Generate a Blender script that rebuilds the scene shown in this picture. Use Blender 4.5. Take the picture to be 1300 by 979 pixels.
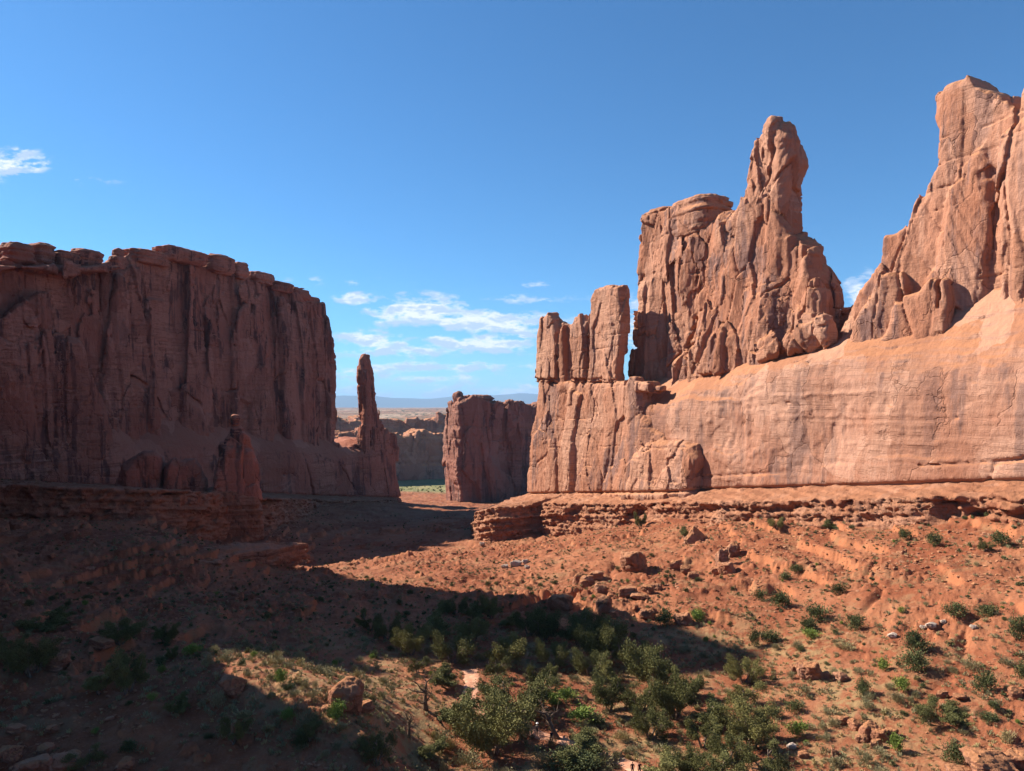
import bpy, bmesh, math, random
import numpy as np
from concurrent.futures import ThreadPoolExecutor
from mathutils import Vector, Matrix, Euler

scene = bpy.context.scene
for o in list(bpy.data.objects):
    bpy.data.objects.remove(o)
COL = scene.collection

# ------------------------------------------------------------------ camera
F, CX, HY = 940.0, 650.0, 515.0            # focal length and horizon, in pixels of the 1300 px wide photograph
cam_d = bpy.data.cameras.new("camera")
cam = bpy.data.objects.new("camera", cam_d); COL.objects.link(cam)
cam.location = (0, 0, 0)
cam.rotation_euler = (math.radians(90), 0, 0)
cam_d.sensor_fit = 'HORIZONTAL'; cam_d.sensor_width = 36.0
cam_d.lens = 36.0 * F / 1300.0
cam_d.shift_y = (HY - 489.5) / 1300.0
cam_d.clip_start = 0.5; cam_d.clip_end = 400000.0
scene.camera = cam

# ------------------------------------------------------------------ sky, sun, exposure
SUN_AZ, SUN_EL = math.radians(25), math.radians(35)      # azimuth measured from left (-X) towards ahead (+Y)
SUN = np.array([-math.cos(SUN_AZ) * math.cos(SUN_EL), math.sin(SUN_AZ) * math.cos(SUN_EL), math.sin(SUN_EL)])
world = bpy.data.worlds.new("World"); scene.world = world; world.use_nodes = True
SKY_TINT = (0.45, 0.865, 1.14)      # a clear dry desert sky: bluer than the default air
SKY_STRENGTH, SUN_STRENGTH, EXPOSURE = 0.058, 5.0, 1.27
scene.view_settings.view_transform = 'Standard'; scene.view_settings.look = 'None'
scene.view_settings.gamma = 1.0; scene.view_settings.use_curve_mapping = False
scene.view_settings.exposure = EXPOSURE


class NT:
    """small node-tree helper"""
    def __init__(s, tree): s.t = tree
    def n(s, typ, ins=None, **kw):
        nd = s.t.nodes.new(typ)
        for k, v in kw.items(): setattr(nd, k, v)
        for k, v in (ins or {}).items():
            if hasattr(v, 'bl_idname') or isinstance(v, bpy.types.NodeSocket): s.t.links.new(v, nd.inputs[k])
            else: nd.inputs[k].default_value = v
        return nd
    def m(s, op, a, b=None, c=None, clamp=False):
        ins = {0: a}
        if b is not None: ins[1] = b
        if c is not None: ins[2] = c
        return s.n('ShaderNodeMath', ins, operation=op, use_clamp=clamp).outputs[0]
    def ss(s, v, lo, hi):
        nd = s.n('ShaderNodeMapRange', {'Value': v, 'From Min': lo, 'From Max': hi}, interpolation_type='SMOOTHSTEP')
        return nd.outputs[0]
    def mix(s, f, a, b):
        nd = s.n('ShaderNodeMix', None, data_type='RGBA')
        for k, v in ((0, f), (6, a), (7, b)):
            if isinstance(v, bpy.types.NodeSocket): s.t.links.new(v, nd.inputs[k])
            elif k == 0: nd.inputs[0].default_value = v
            else: nd.inputs[k].default_value = (*v, 1) if len(v) == 3 else v
        return nd.outputs[2]
    def noise(s, vec, scale, detail=4, rough=0.55, dim='3D'):
        nd = s.n('ShaderNodeTexNoise', {'Scale': scale, 'Detail': detail, 'Roughness': rough}, noise_dimensions=dim)
        if vec is not None: s.t.links.new(vec, nd.inputs['Vector'])
        return nd.outputs[0]
    def vscale(s, vec, xyz, loc=(0, 0, 0)):
        nd = s.n('ShaderNodeMapping', {'Scale': xyz, 'Location': loc})
        s.t.links.new(vec, nd.inputs['Vector'])
        return nd.outputs[0]


def build_world():
    w = NT(world.node_tree); bg = world.node_tree.nodes['Background']
    sk = w.n('ShaderNodeTexSky', None, sky_type='NISHITA', sun_disc=False, sun_elevation=SUN_EL,
             sun_rotation=-(math.pi / 2 - SUN_AZ), altitude=1400.0, air_density=1.0, dust_density=0.4, ozone_density=2.0)
    d = w.n('ShaderNodeTexCoord').outputs['Generated']
    sep = w.n('ShaderNodeSeparateXYZ', {0: d})
    x, y, z = sep.outputs
    ys = w.m('MAXIMUM', y, 0.05)
    az = w.m('DIVIDE', x, ys); el = w.m('DIVIDE', z, ys)
    # drifting cloud banks: (centre az, centre el, half width, half height, weight)
    def P(px, py): return ((px - CX) / F, (HY - py) / F)
    banks = [(462, 379, 36, 8, 1.0), (530, 395, 62, 22, 1.15), (620, 409, 85, 15, 1.05), (700, 425, 70, 22, .7), (470, 432, 70, 14, .95),
             (610, 436, 75, 14, .95), (545, 466, 130, 10, .75), (430, 470, 90, 14, .55), (14, 205, 46, 17, .95), (-60, 212, 80, 22, .9), (118, 230, 40, 6, .3),
             (684, 361, 22, 5, .85), (1096, 372, 24, 26, .95), (805, 420, 30, 40, .7), (620, 498, 260, 14, .6), (520, 445, 150, 12, .75), (560, 480, 140, 8, .7), (600, 380, 160, 8, .35), (420, 357, 90, 6, .35)]
    tot = None
    for (px, py, hw, hh, wt) in banks:
        a0, e0 = P(px, py)
        dx = w.m('MULTIPLY', w.m('SUBTRACT', az, a0), F / hw)
        dz = w.m('MULTIPLY', w.m('SUBTRACT', el, e0), F / hh)
        r = w.m('SQRT', w.m('ADD', w.m('MULTIPLY', dx, dx), w.m('MULTIPLY', dz, dz)))
        v = w.m('MULTIPLY', w.m('SUBTRACT', 1.35, r), wt)
        tot = v if tot is None else w.m('MAXIMUM', tot, v)
    cv = w.n('ShaderNodeCombineXYZ', {0: az, 1: w.m('MULTIPLY', el, 2.6), 2: 0.3}).outputs[0]
    n1 = w.noise(cv, 26.0, 8, 0.62)
    n2 = w.noise(w.vscale(cv, (1, 1, 1), (0.008, -0.02, 0)), 26.0, 8, 0.62)
    dens = w.m('ADD', w.m('MULTIPLY', tot, 0.5), w.m('MULTIPLY', w.m('SUBTRACT', n1, 0.5), 2.6))
    dens = w.m('SUBTRACT', dens, 0.10)
    mask = w.m('MULTIPLY', w.ss(dens, 0.0, 0.48), w.ss(tot, 0.0, 0.35))
    mask = w.m('MULTIPLY', mask, 0.92)
    front = w.ss(y, 0.05, 0.15)
    mask = w.m('MULTIPLY', mask, front)
    shade = w.ss(w.m('SUBTRACT', n2, n1), -0.10, 0.06)
    # cloud radiance, in the units the sky texture gives
    ccol = w.mix(shade, (4.4, 5.5, 7.2), (7.8, 8.1, 8.5))
    tint = w.n('ShaderNodeVectorMath', {0: sk.outputs[0], 1: SKY_TINT}, operation='MULTIPLY').outputs[0]
    colr = w.mix(mask, tint, ccol)
    world.node_tree.links.new(colr, bg.inputs[0])
    bg.inputs[1].default_value = SKY_STRENGTH


build_world()
sun_d = bpy.data.lights.new("sun", 'SUN'); sun_o = bpy.data.objects.new("sun", sun_d); COL.objects.link(sun_o)
sun_d.energy = SUN_STRENGTH; sun_d.angle = math.radians(0.5); sun_d.color = (1.0, 0.92, 0.80)
sun_o.rotation_euler = Vector(SUN).to_track_quat('Z', 'Y').to_euler()
sun_o.location = (-300, 200, 400)

scene.cycles.use_denoising = True
scene.cycles.max_bounces = 6; scene.cycles.diffuse_bounces = 3; scene.cycles.transparent_max_bounces = 8
scene.cycles.volume_bounces = 0

# ------------------------------------------------------------------ numeric helpers
RS = np.random.RandomState(7)
TAB = RS.rand(64, 64, 64).astype(np.float32) * 2 - 1


def vn(x, y, z, seed=0):
    """smooth value noise in [-1, 1] on arrays"""
    x0 = np.asarray(x, np.float32); y0 = np.asarray(y, np.float32); z0 = np.asarray(z, np.float32)
    x = 0.7384 * x0 + 0.4823 * y0 + 0.4716 * z0 + seed * 17.37        # turn the lattice so that it never lines up with a wall or a bed
    y = -0.6431 * x0 + 0.7026 * y0 + 0.3046 * z0 + seed * 5.71
    z = -0.1844 * x0 - 0.5282 * y0 + 0.8289 * z0 + seed * 11.13
    x, y, z = np.broadcast_arrays(x, y, z)
    xi = np.floor(x).astype(np.int32); yi = np.floor(y).astype(np.int32); zi = np.floor(z).astype(np.int32)
    fx = x - xi; fy = y - yi; fz = z - zi
    fx = fx * fx * (3 - 2 * fx); fy = fy * fy * (3 - 2 * fy); fz = fz * fz * (3 - 2 * fz)
    x0 = xi & 63; x1 = (xi + 1) & 63; y0 = yi & 63; y1 = (yi + 1) & 63; z0 = zi & 63; z1 = (zi + 1) & 63
    a = TAB[x0, y0, z0]; a = a + (TAB[x1, y0, z0] - a) * fx
    b = TAB[x0, y1, z0]; b = b + (TAB[x1, y1, z0] - b) * fx
    a = a + (b - a) * fy
    c = TAB[x0, y0, z1]; c = c + (TAB[x1, y0, z1] - c) * fx
    d = TAB[x0, y1, z1]; d = d + (TAB[x1, y1, z1] - d) * fx
    c = c + (d - c) * fy
    return a + (c - a) * fz


def fbm(x, y, z, octv=4, seed=0, gain=0.5, lac=2.03):
    s = 0; amp = 1.0; f = 1.0; tot = 0
    for o in range(octv):
        s = s + amp * vn(x * f, y * f, z * f, seed + o * 3)
        tot += amp; amp *= gain; f *= lac
    return s / tot * 1.5


def cells(x, y, z, seed=0, flat=False):
    """Voronoi cells: offset from the nearest seed point, its two random numbers, and the gap to the second nearest"""
    x = np.asarray(x, np.float32) + seed * 3.7; y = np.asarray(y, np.float32) + seed * 9.1; z = np.asarray(z, np.float32) + seed * 5.3
    x, y, z = np.broadcast_arrays(x, y, z)
    xi = np.floor(x - 0.5).astype(np.int32); yi = np.floor(y - 0.5).astype(np.int32); zi = np.floor(z if flat else z - 0.5).astype(np.int32)
    f1 = np.full(x.shape, 9.0, np.float32); f2 = np.full(x.shape, 9.0, np.float32)
    bx = np.zeros(x.shape, np.float32); by = bx.copy(); bz = bx.copy(); h1 = bx.copy(); h2 = bx.copy()
    for a in (0, 1):
        for b in (0, 1):
            for c in ((0,) if flat else (0, 1)):
                i, j, k = (xi + a) & 63, (yi + b) & 63, (zi + c) & 63
                rx = TAB[i, j, k]; ry = TAB[j, k, i]; rz = TAB[k, i, j]
                dx = x - (xi + a + 0.5 + 0.40 * rx); dy = y - (yi + b + 0.5 + 0.40 * ry)
                dz = 0 * x if flat else z - (zi + c + 0.5 + 0.40 * rz)
                q = dx * dx + dy * dy + dz * dz
                m = q < f1
                f2 = np.where(m, f1, np.minimum(f2, q)); f1 = np.where(m, q, f1)
                bx = np.where(m, dx, bx); by = np.where(m, dy, by); bz = np.where(m, dz, bz)
                h1 = np.where(m, TAB[(i + 11) & 63, j, k], h1); h2 = np.where(m, TAB[i, (j + 23) & 63, k], h2)
    return bx, by, bz, h1, h2, np.sqrt(f2) - np.sqrt(f1)


def sstep(v, lo, hi):
    t = np.clip((v - lo) / (hi - lo), 0, 1)
    return t * t * (3 - 2 * t)


def terrace(t, sharp=0.12):
    f = np.floor(t); r = t - f
    return f + sstep(r, 0.5 - sharp, 0.5 + sharp)


def smax(a, b, k):
    if k <= 0: return np.maximum(a, b)
    h = np.maximum(k - np.abs(a - b), 0) / k
    return np.maximum(a, b) + h * h * k * 0.25


def smin(a, b, k): return -smax(-a, -b, k)


def mesh_np(name, verts, faces, smooth=True):
    """mesh from numpy arrays; faces: (n,3) or (n,4)"""
    me = bpy.data.meshes.new(name)
    v = np.ascontiguousarray(verts, np.float32); f = np.ascontiguousarray(faces, np.int32)
    k = f.shape[1]
    me.vertices.add(len(v)); me.vertices.foreach_set('co', v.ravel())
    me.loops.add(f.size); me.loops.foreach_set('vertex_index', f.ravel())
    me.polygons.add(len(f)); me.polygons.foreach_set('loop_start', np.arange(0, f.size, k, dtype=np.int32))
    try: me.polygons.foreach_set('loop_total', np.full(len(f), k, np.int32))
    except Exception: pass
    me.polygons.foreach_set('use_smooth', np.full(len(f), smooth, bool))
    me.update(calc_edges=True)
    return me


def link(name, me, mats, loc=(0, 0, 0), parent=None):
    o = bpy.data.objects.new(name, me); COL.objects.link(o); o.location = loc
    if parent: o.parent = parent
    if me is not None and mats is not None and len(me.materials) == 0:
        for m in (mats if isinstance(mats, (list, tuple)) else [mats]): me.materials.append(m)
    return o


def tag(o, label, cat, group=None, kind=None):
    o['label'] = label; o['category'] = cat
    if group: o['group'] = group
    if kind: o['kind'] = kind
    return o


# ------------------------------------------------------------------ materials
def new_mat(name):
    m = bpy.data.materials.new(name); m.use_nodes = True
    nt = NT(m.node_tree); b = m.node_tree.nodes['Principled BSDF']
    b.inputs['Roughness'].default_value = 0.92
    try: b.inputs['Specular IOR Level'].default_value = 0.12
    except KeyError: pass
    return m, nt, b


ALB = 0.72      # the rock and soil tones below are written as they look in full sun; this brings them to real albedos


def albedo(n, c): return n.n('ShaderNodeVectorMath', {0: c, 1: (ALB, ALB, ALB)}, operation='MULTIPLY').outputs[0]


def rock_mat(name, base=(0.46, 0.20, 0.115), pale=(0.55, 0.30, 0.19), varnish=(0.22, 0.125, 0.10), top=(0.56, 0.25, 0.115),
             streak=0.55, band=0.35, scl=1.0, bump=0.6, streak_w=1.0, panel=0.45):
    m, n, b = new_mat(name)
    geo = n.n('ShaderNodeNewGeometry'); pos = geo.outputs['Position']
    nz = n.n('ShaderNodeSeparateXYZ', {0: geo.outputs['Normal']}).outputs[2]
    big = n.noise(n.vscale(pos, (0.03 * scl, 0.03 * scl, 0.022 * scl)), 1.0, 4, 0.6)
    c = n.mix(n.ss(big, 0.36, 0.66), base, pale)
    # bedding
    warp = n.noise(n.vscale(pos, (0.05 * scl, 0.05 * scl, 0.05 * scl)), 1.0, 2)
    zc = n.n('ShaderNodeSeparateXYZ', {0: pos}).outputs[2]
    bz = n.m('ADD', n.m('MULTIPLY', zc, 0.32 * scl), n.m('MULTIPLY', warp, 1.6))
    bed = n.noise(n.n('ShaderNodeCombineXYZ', {2: bz}).outputs[0], 1.0, 5, 0.7)
    c = n.mix(n.m('MULTIPLY', n.ss(bed, 0.52, 0.66), band), c, tuple(min(1, v * 1.28 + .02) for v in base))
    c = n.mix(n.m('MULTIPLY', n.ss(bed, 0.46, 0.32), band), c, tuple(v * 0.70 for v in base))
    # vertical desert-varnish streaks, on the steep faces only
    st = n.noise(n.vscale(pos, (0.22 * scl / streak_w, 0.22 * scl / streak_w, 0.014 * scl)), 1.0, 6, 0.62)
    patch = n.noise(n.vscale(pos, (0.045 * scl, 0.045 * scl, 0.03 * scl), (7, 3, 1)), 1.0, 4, 0.6)
    sv = n.m('ADD', n.m('MULTIPLY', st, 0.62), n.m('MULTIPLY', patch, 0.55))
    steep = n.ss(n.m('ABSOLUTE', nz), 0.62, 0.25)
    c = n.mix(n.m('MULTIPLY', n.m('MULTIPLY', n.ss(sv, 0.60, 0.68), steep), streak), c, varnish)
    st2 = n.noise(n.vscale(pos, (0.55 * scl, 0.55 * scl, 0.02 * scl), (3, 9, 2)), 1.0, 5, 0.6)
    c = n.mix(n.m('MULTIPLY', n.m('MULTIPLY', n.ss(st2, 0.57, 0.66), steep), streak * 0.55), c, tuple(min(1, v * 1.1 + .02) for v in pale))
    # weathered, dusty sloping tops
    c = n.mix(n.m('MULTIPLY', n.ss(nz, 0.28, 0.62), 0.85), c, top)
    fine = n.noise(n.vscale(pos, (0.9 * scl, 0.9 * scl, 0.9 * scl)), 1.0, 6, 0.7)
    c = n.mix(n.m('MULTIPLY', n.ss(fine, 0.48, 0.30), 0.45), c, tuple(v * 0.55 for v in base))
    # joint panels of slightly different tone, hairline cracks between them, thin dark partings along the bedding
    wv = n.n('ShaderNodeVectorMath', {0: n.vscale(pos, (0.085 * scl, 0.085 * scl, 0.040 * scl)), 1: n.n('ShaderNodeVectorMath', {0: n.n('ShaderNodeTexNoise', {'Vector': n.vscale(pos, (0.16 * scl,) * 3), 'Scale': 1.0, 'Detail': 4.0}).outputs['Color'], 1: (0.55, 0.55, 0.45)}, operation='MULTIPLY').outputs[0]}, operation='ADD').outputs[0]
    vo = n.n('ShaderNodeTexVoronoi', {'Vector': wv, 'Scale': 1.0}, feature='F1')
    ve = n.n('ShaderNodeTexVoronoi', {'Vector': wv, 'Scale': 1.0}, feature='DISTANCE_TO_EDGE').outputs['Distance']
    pt = n.n('ShaderNodeSeparateColor', {0: vo.outputs['Color']}).outputs[0]
    c = n.mix(n.m('MULTIPLY', n.ss(pt, 0.55, 1.0), panel), c, tuple(min(1, v * 1.12 + .02) for v in pale))
    c = n.mix(n.m('MULTIPLY', n.ss(pt, 0.45, 0.0), panel), c, tuple(v * 0.80 for v in base))
    crk = n.m('MULTIPLY', n.ss(ve, 0.014, 0.003), n.m('MULTIPLY', n.ss(patch, 0.46, 0.56), steep))
    fb = n.noise(n.n('ShaderNodeCombineXYZ', {0: n.m('MULTIPLY', warp, 3.0), 2: n.m('ADD', n.m('MULTIPLY', zc, 0.55 * scl), n.m('MULTIPLY', warp, 1.2))}).outputs[0], 1.0, 3, 0.75)
    ln = n.m('MULTIPLY', n.ss(n.m('ABSOLUTE', n.m('SUBTRACT', fb, 0.5)), 0.022, 0.004), n.m('MULTIPLY', n.ss(big, 0.42, 0.58), steep))
    c = n.mix(n.m('MULTIPLY', crk, 0.55), c, tuple(v * 0.35 for v in base))
    c = n.mix(n.m('MULTIPLY', ln, 0.40), c, tuple(v * 0.50 for v in base))
    m.node_tree.links.new(albedo(n, c), b.inputs['Base Color'])
    # bump
    h1 = n.noise(n.vscale(pos, (0.55 * scl, 0.55 * scl, 0.30 * scl)), 1.0, 8, 0.66)
    h2 = n.noise(n.vscale(pos, (0.16 * scl, 0.16 * scl, 1.5 * scl)), 1.0, 4, 0.6)
    h3 = n.noise(n.vscale(pos, (1.7 * scl, 1.7 * scl, 0.8 * scl)), 1.0, 6, 0.7)
    h = n.m('ADD', n.m('ADD', n.m('MULTIPLY', h1, 1.6 / scl), n.m('MULTIPLY', h2, 0.12 / scl)), n.m('MULTIPLY', h3, 0.5 / scl))
    h = n.m('SUBTRACT', h, n.m('MULTIPLY', n.m('ADD', crk, n.m('MULTIPLY', ln, 0.6)), 1.4 / scl))
    bp = n.n('ShaderNodeBump', {'Height': h, 'Strength': bump, 'Distance': 1.0})
    m.node_tree.links.new(bp.outputs[0], b.inputs['Normal'])
    return m


M_WALL = rock_mat("entrada_sandstone", base=(0.45, 0.190, 0.110), pale=(0.55, 0.29, 0.19), varnish=(0.24, 0.135, 0.115), top=(0.58, 0.265, 0.135), streak=0.85, bump=0.55)
M_SLICK = rock_mat("stained_slickrock", base=(0.415, 0.180, 0.110), pale=(0.55, 0.305, 0.210), varnish=(0.225, 0.130, 0.108), top=(0.50, 0.215, 0.105), streak=0.8, band=0.7, bump=0.40)
M_SHADE = rock_mat("shaded_varnished_sandstone", base=(0.45, 0.152, 0.095), pale=(0.55, 0.225, 0.145), varnish=(0.11, 0.055, 0.048), top=(0.45, 0.18, 0.11), streak=0.85, bump=0.7, streak_w=0.9)  # darker sandstone copy for shaded rocks: shade in the colour, plus varnish streaks
M_MID = rock_mat("browner_sandstone", base=(0.35, 0.145, 0.100), pale=(0.43, 0.21, 0.15), varnish=(0.12, 0.065, 0.06), top=(0.42, 0.19, 0.12), streak=0.85, bump=0.8, scl=0.6)
M_LEDGE = rock_mat("bedded_sandstone", base=(0.40, 0.155, 0.085), pale=(0.50, 0.25, 0.155), varnish=(0.24, 0.10, 0.07), top=(0.46, 0.20, 0.105), streak=0.3, band=0.8, scl=2.2, bump=1.0)
M_FAR = rock_mat("distant_sandstone", base=(0.42, 0.175, 0.115), pale=(0.50, 0.25, 0.17), streak=0.6, scl=0.45)
M_BOULDER = rock_mat("boulder_sandstone", base=(0.42, 0.175, 0.10), pale=(0.50, 0.25, 0.16), streak=0.15, band=0.3, scl=4.0, bump=1.0)
M_PALE = rock_mat("bleached_sandstone", base=(0.48, 0.35, 0.27), pale=(0.58, 0.45, 0.36), top=(0.58, 0.45, 0.36), streak=0.1, band=0.2, scl=4.0, bump=0.4)


def soil_mat():
    m, n, b = new_mat("red_soil")
    geo = n.n('ShaderNodeNewGeometry'); pos = geo.outputs['Position']
    nz = n.n('ShaderNodeSeparateXYZ', {0: geo.outputs['Normal']}).outputs[2]
    py = n.n('ShaderNodeSeparateXYZ', {0: pos}).outputs[1]
    big = n.noise(n.vscale(pos, (0.035, 0.035, 0.12)), 1.0, 5, 0.62)
    med = n.noise(n.vscale(pos, (0.3, 0.3, 0.5)), 1.0, 6, 0.65)
    fine = n.noise(n.vscale(pos, (3.2, 3.2, 3.2)), 1.0, 6, 0.72)
    c = n.mix(n.ss(big, 0.38, 0.62), (0.28, 0.084, 0.038), (0.40, 0.152, 0.074))
    c = n.mix(n.m('MULTIPLY', n.ss(med, 0.55, 0.70), 0.55), c, (0.47, 0.215, 0.122))
    c = n.mix(n.m('MULTIPLY', n.ss(med, 0.45, 0.30), 0.6), c, (0.20, 0.062, 0.032))
    c = n.mix(n.m('MULTIPLY', n.ss(fine, 0.54, 0.68), 0.5), c, (0.50, 0.25, 0.16))
    c = n.mix(n.m('MULTIPLY', n.ss(fine, 0.46, 0.32), 0.55), c, (0.15, 0.05, 0.03))
    # steep cut banks show brighter orange bedrock
    c = n.mix(n.m('MULTIPLY', n.ss(nz, 0.86, 0.62), 0.75), c, (0.50, 0.185, 0.085))
    # dry grass film on the valley floor and the far meadow
    at = n.n('ShaderNodeAttribute', None, attribute_name='green').outputs['Fac']
    gn = n.noise(n.vscale(pos, (0.5, 0.5, 0.5), (5, 5, 0)), 1.0, 5, 0.7)
    c = n.mix(n.m('MULTIPLY', n.ss(n.noise(n.vscale(pos, (0.11, 0.11, 0.11), (2, 8, 4)), 1.0, 5, 0.7), 0.54, 0.64), 0.55), c, (0.36, 0.205, 0.105))
    c = n.mix(n.m('MULTIPLY', at, n.ss(gn, 0.42, 0.56)), c, (0.38, 0.24, 0.115))
    far = n.ss(py, 900, 1100)
    fm = n.noise(n.vscale(pos, (0.02, 0.006, 0.02)), 1.0, 5, 0.7)
    cf = n.mix(n.ss(fm, 0.40, 0.55), (0.20, 0.20, 0.08), (0.33, 0.28, 0.13))
    c = n.mix(far, c, cf)
    # the plateau far behind: pale slickrock dotted with dark pinyon
    vf = n.ss(py, 2100, 2500)
    pn = n.noise(n.vscale(pos, (0.035, 0.009, 0.02)), 1.0, 6, 0.8)
    pl = n.noise(n.vscale(pos, (0.003, 0.0009, 0.01)), 1.0, 4, 0.6)
    cp = n.mix(n.ss(pl, 0.40, 0.62), (0.33, 0.17, 0.11), (0.52, 0.36, 0.26))
    cp = n.mix(n.ss(pn, 0.49, 0.56), cp, (0.07, 0.08, 0.045))
    c = n.mix(vf, c, cp)
    m.node_tree.links.new(albedo(n, c), b.inputs['Base Color'])
    h = n.m('ADD', n.m('MULTIPLY', fine, 0.30), n.m('MULTIPLY', med, 0.7))
    bp = n.n('ShaderNodeBump', {'Height': h, 'Strength': 0.8, 'Distance': 1.0})
    m.node_tree.links.new(bp.outputs[0], b.inputs['Normal'])
    return m


M_SOIL = soil_mat()

# ------------------------------------------------------------------ terrain
def P(px, py, Y): return ((px - CX) / F * Y, Y, (HY - py) / F * Y)


CTRL = [  # (px, py, distance) of points on the ground
    (700, 943, 103), (800, 979, 95), (600, 979, 94), (560, 900, 113), (700, 860, 128), (560, 860, 127), (850, 860, 128), (900, 900, 113),
    (490, 870, 120), (640, 800, 153), (800, 800, 153), (500, 800, 155), (420, 765, 176), (700, 770, 172), (560, 750, 190), (950, 840, 135),
    (640, 735, 213), (760, 735, 196), (560, 715, 250), (430, 738, 205), (520, 692, 365), (590, 681, 352), (480, 706, 335), (500, 712, 275), (430, 727, 268), (545, 700, 300), (650, 706, 262), (760, 700, 232),
    (620, 696, 318), (560, 665, 400), (590, 650, 520), (545, 640, 640), (605, 640, 760), (540, 628, 900), (540, 619, 1300), (470, 619, 1300), (640, 619, 1300),
    (720, 682, 318), (800, 669, 284), (900, 669, 246), (1000, 671, 216), (1100, 673, 193), (1200, 677, 174), (1300, 691, 157),
    (800, 640, 345), (900, 628, 290), (1100, 620, 235), (1300, 625, 190), (1450, 640, 150),
    (850, 735, 187), (900, 760, 165), (1000, 750, 165), (1100, 740, 155), (1200, 740, 143), (1300, 745, 130),
    (1000, 850, 125), (1100, 850, 118), (1200, 850, 112), (1300, 850, 106), (1000, 979, 91), (1100, 979, 89), (1200, 979, 87), (1300, 979, 85),
    (1500, 979, 80), (1500, 800, 110), (1600, 700, 130),
    # left side
    (0, 657, 275), (0, 700, 205), (0, 760, 145), (0, 850, 105), (0, 979, 76), (-250, 640, 240), (-250, 780, 120), (-300, 979, 72), (-150, 700, 180),
    (100, 662, 279), (150, 696, 209), (150, 676, 243), (150, 755, 176), (150, 850, 110), (150, 979, 77.5), (75, 752, 170), (250, 738, 202), (325, 738, 215), (230, 696, 217),
    (200, 660, 296), (262, 694, 312), (300, 704, 231), (300, 694, 305), (335, 692, 322), (347, 684, 345), (260, 760, 168), (300, 785, 146), (330, 840, 107), (230, 828, 110), (400, 852, 103),
    (450, 880, 97), (430, 838, 131), (360, 800, 143), (480, 935, 88), (500, 979, 82.5), (400, 979, 78.5), (300, 979, 77), (475, 915, 93), (520, 930, 103), (530, 979, 93),
    (380, 722, 285), (450, 700, 355), (520, 665, 430), (340, 712, 300), (400, 655, 450), (345, 650, 450), (560, 648, 560), (470, 640, 540), (200, 622, 360), (0, 616, 320),
    (-600, 620, 400), (1900, 640, 250), (2000, 900, 90), (-700, 900, 80),
]
CP = np.array([P(*c) for c in CTRL])
EXTRA = np.array([(-400, 60, -20), (-200, -100, -30), (200, -100, -30), (350, 100, -12), (300, 350, -30), (-500, 500, -40), (0, -300, -30),
                  (-300, 1500, -140), (700, 1500, -140), (150, 800, -95), (-500, 1000, -90), (800, 800, -60), (0, 30, -36), (40, 50, -42), (-45, 50, -36)])
CP = np.vstack([CP, EXTRA])


def qmap(x, y):
    r = np.hypot(x, y); th = np.arctan2(x, y)
    return th * 1.0, np.log(r)


_qx, _qy = qmap(CP[:, 0], CP[:, 1])
def _phi(d2): return np.sqrt(d2 + 0.03 ** 2)
_A = _phi((_qx[:, None] - _qx[None]) ** 2 + (_qy[:, None] - _qy[None]) ** 2)
_n = len(CP)
_S = np.zeros((_n + 1, _n + 1)); _S[:_n, :_n] = _A - 0.004 * np.eye(_n); _S[:_n, _n] = 1; _S[_n, :_n] = 1
_sol = np.linalg.solve(_S, np.append(CP[:, 2], 0))


def base_z(x, y):
    shp = x.shape; x = x.ravel(); y = y.ravel(); out = np.empty(len(x))
    qx, qy = qmap(x, y)
    for i in range(0, len(x), 200000):
        j = slice(i, i + 200000)
        d2 = (qx[j, None] - _qx[None]) ** 2 + (qy[j, None] - _qy[None]) ** 2
        out[j] = _phi(d2) @ _sol[:_n] + _sol[_n]
    return out.reshape(shp)


def seg_dist(x, y, pts):
    d = np.full(x.shape, 1e9); tt = np.zeros(x.shape)
    acc = 0.0
    for (ax, ay), (bx, by) in zip(pts[:-1], pts[1:]):
        ex, ey = bx - ax, by - ay; L2 = ex * ex + ey * ey
        t = np.clip(((x - ax) * ex + (y - ay) * ey) / L2, 0, 1)
        q = np.hypot(x - ax - t * ex, y - ay - t * ey)
        up = q < d; d = np.where(up, q, d); tt = np.where(up, acc + t * math.sqrt(L2), tt); acc += math.sqrt(L2)
    return d, tt


PATH_PTS = [P(*c)[:2] for c in [(597, 845, 132), (600, 872, 124), (592, 893, 116), (640, 905, 111.5), (690, 930, 105), (735, 945, 102), (790, 965, 97.5), (840, 990, 92), (860, 1030, 84)]]


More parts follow.
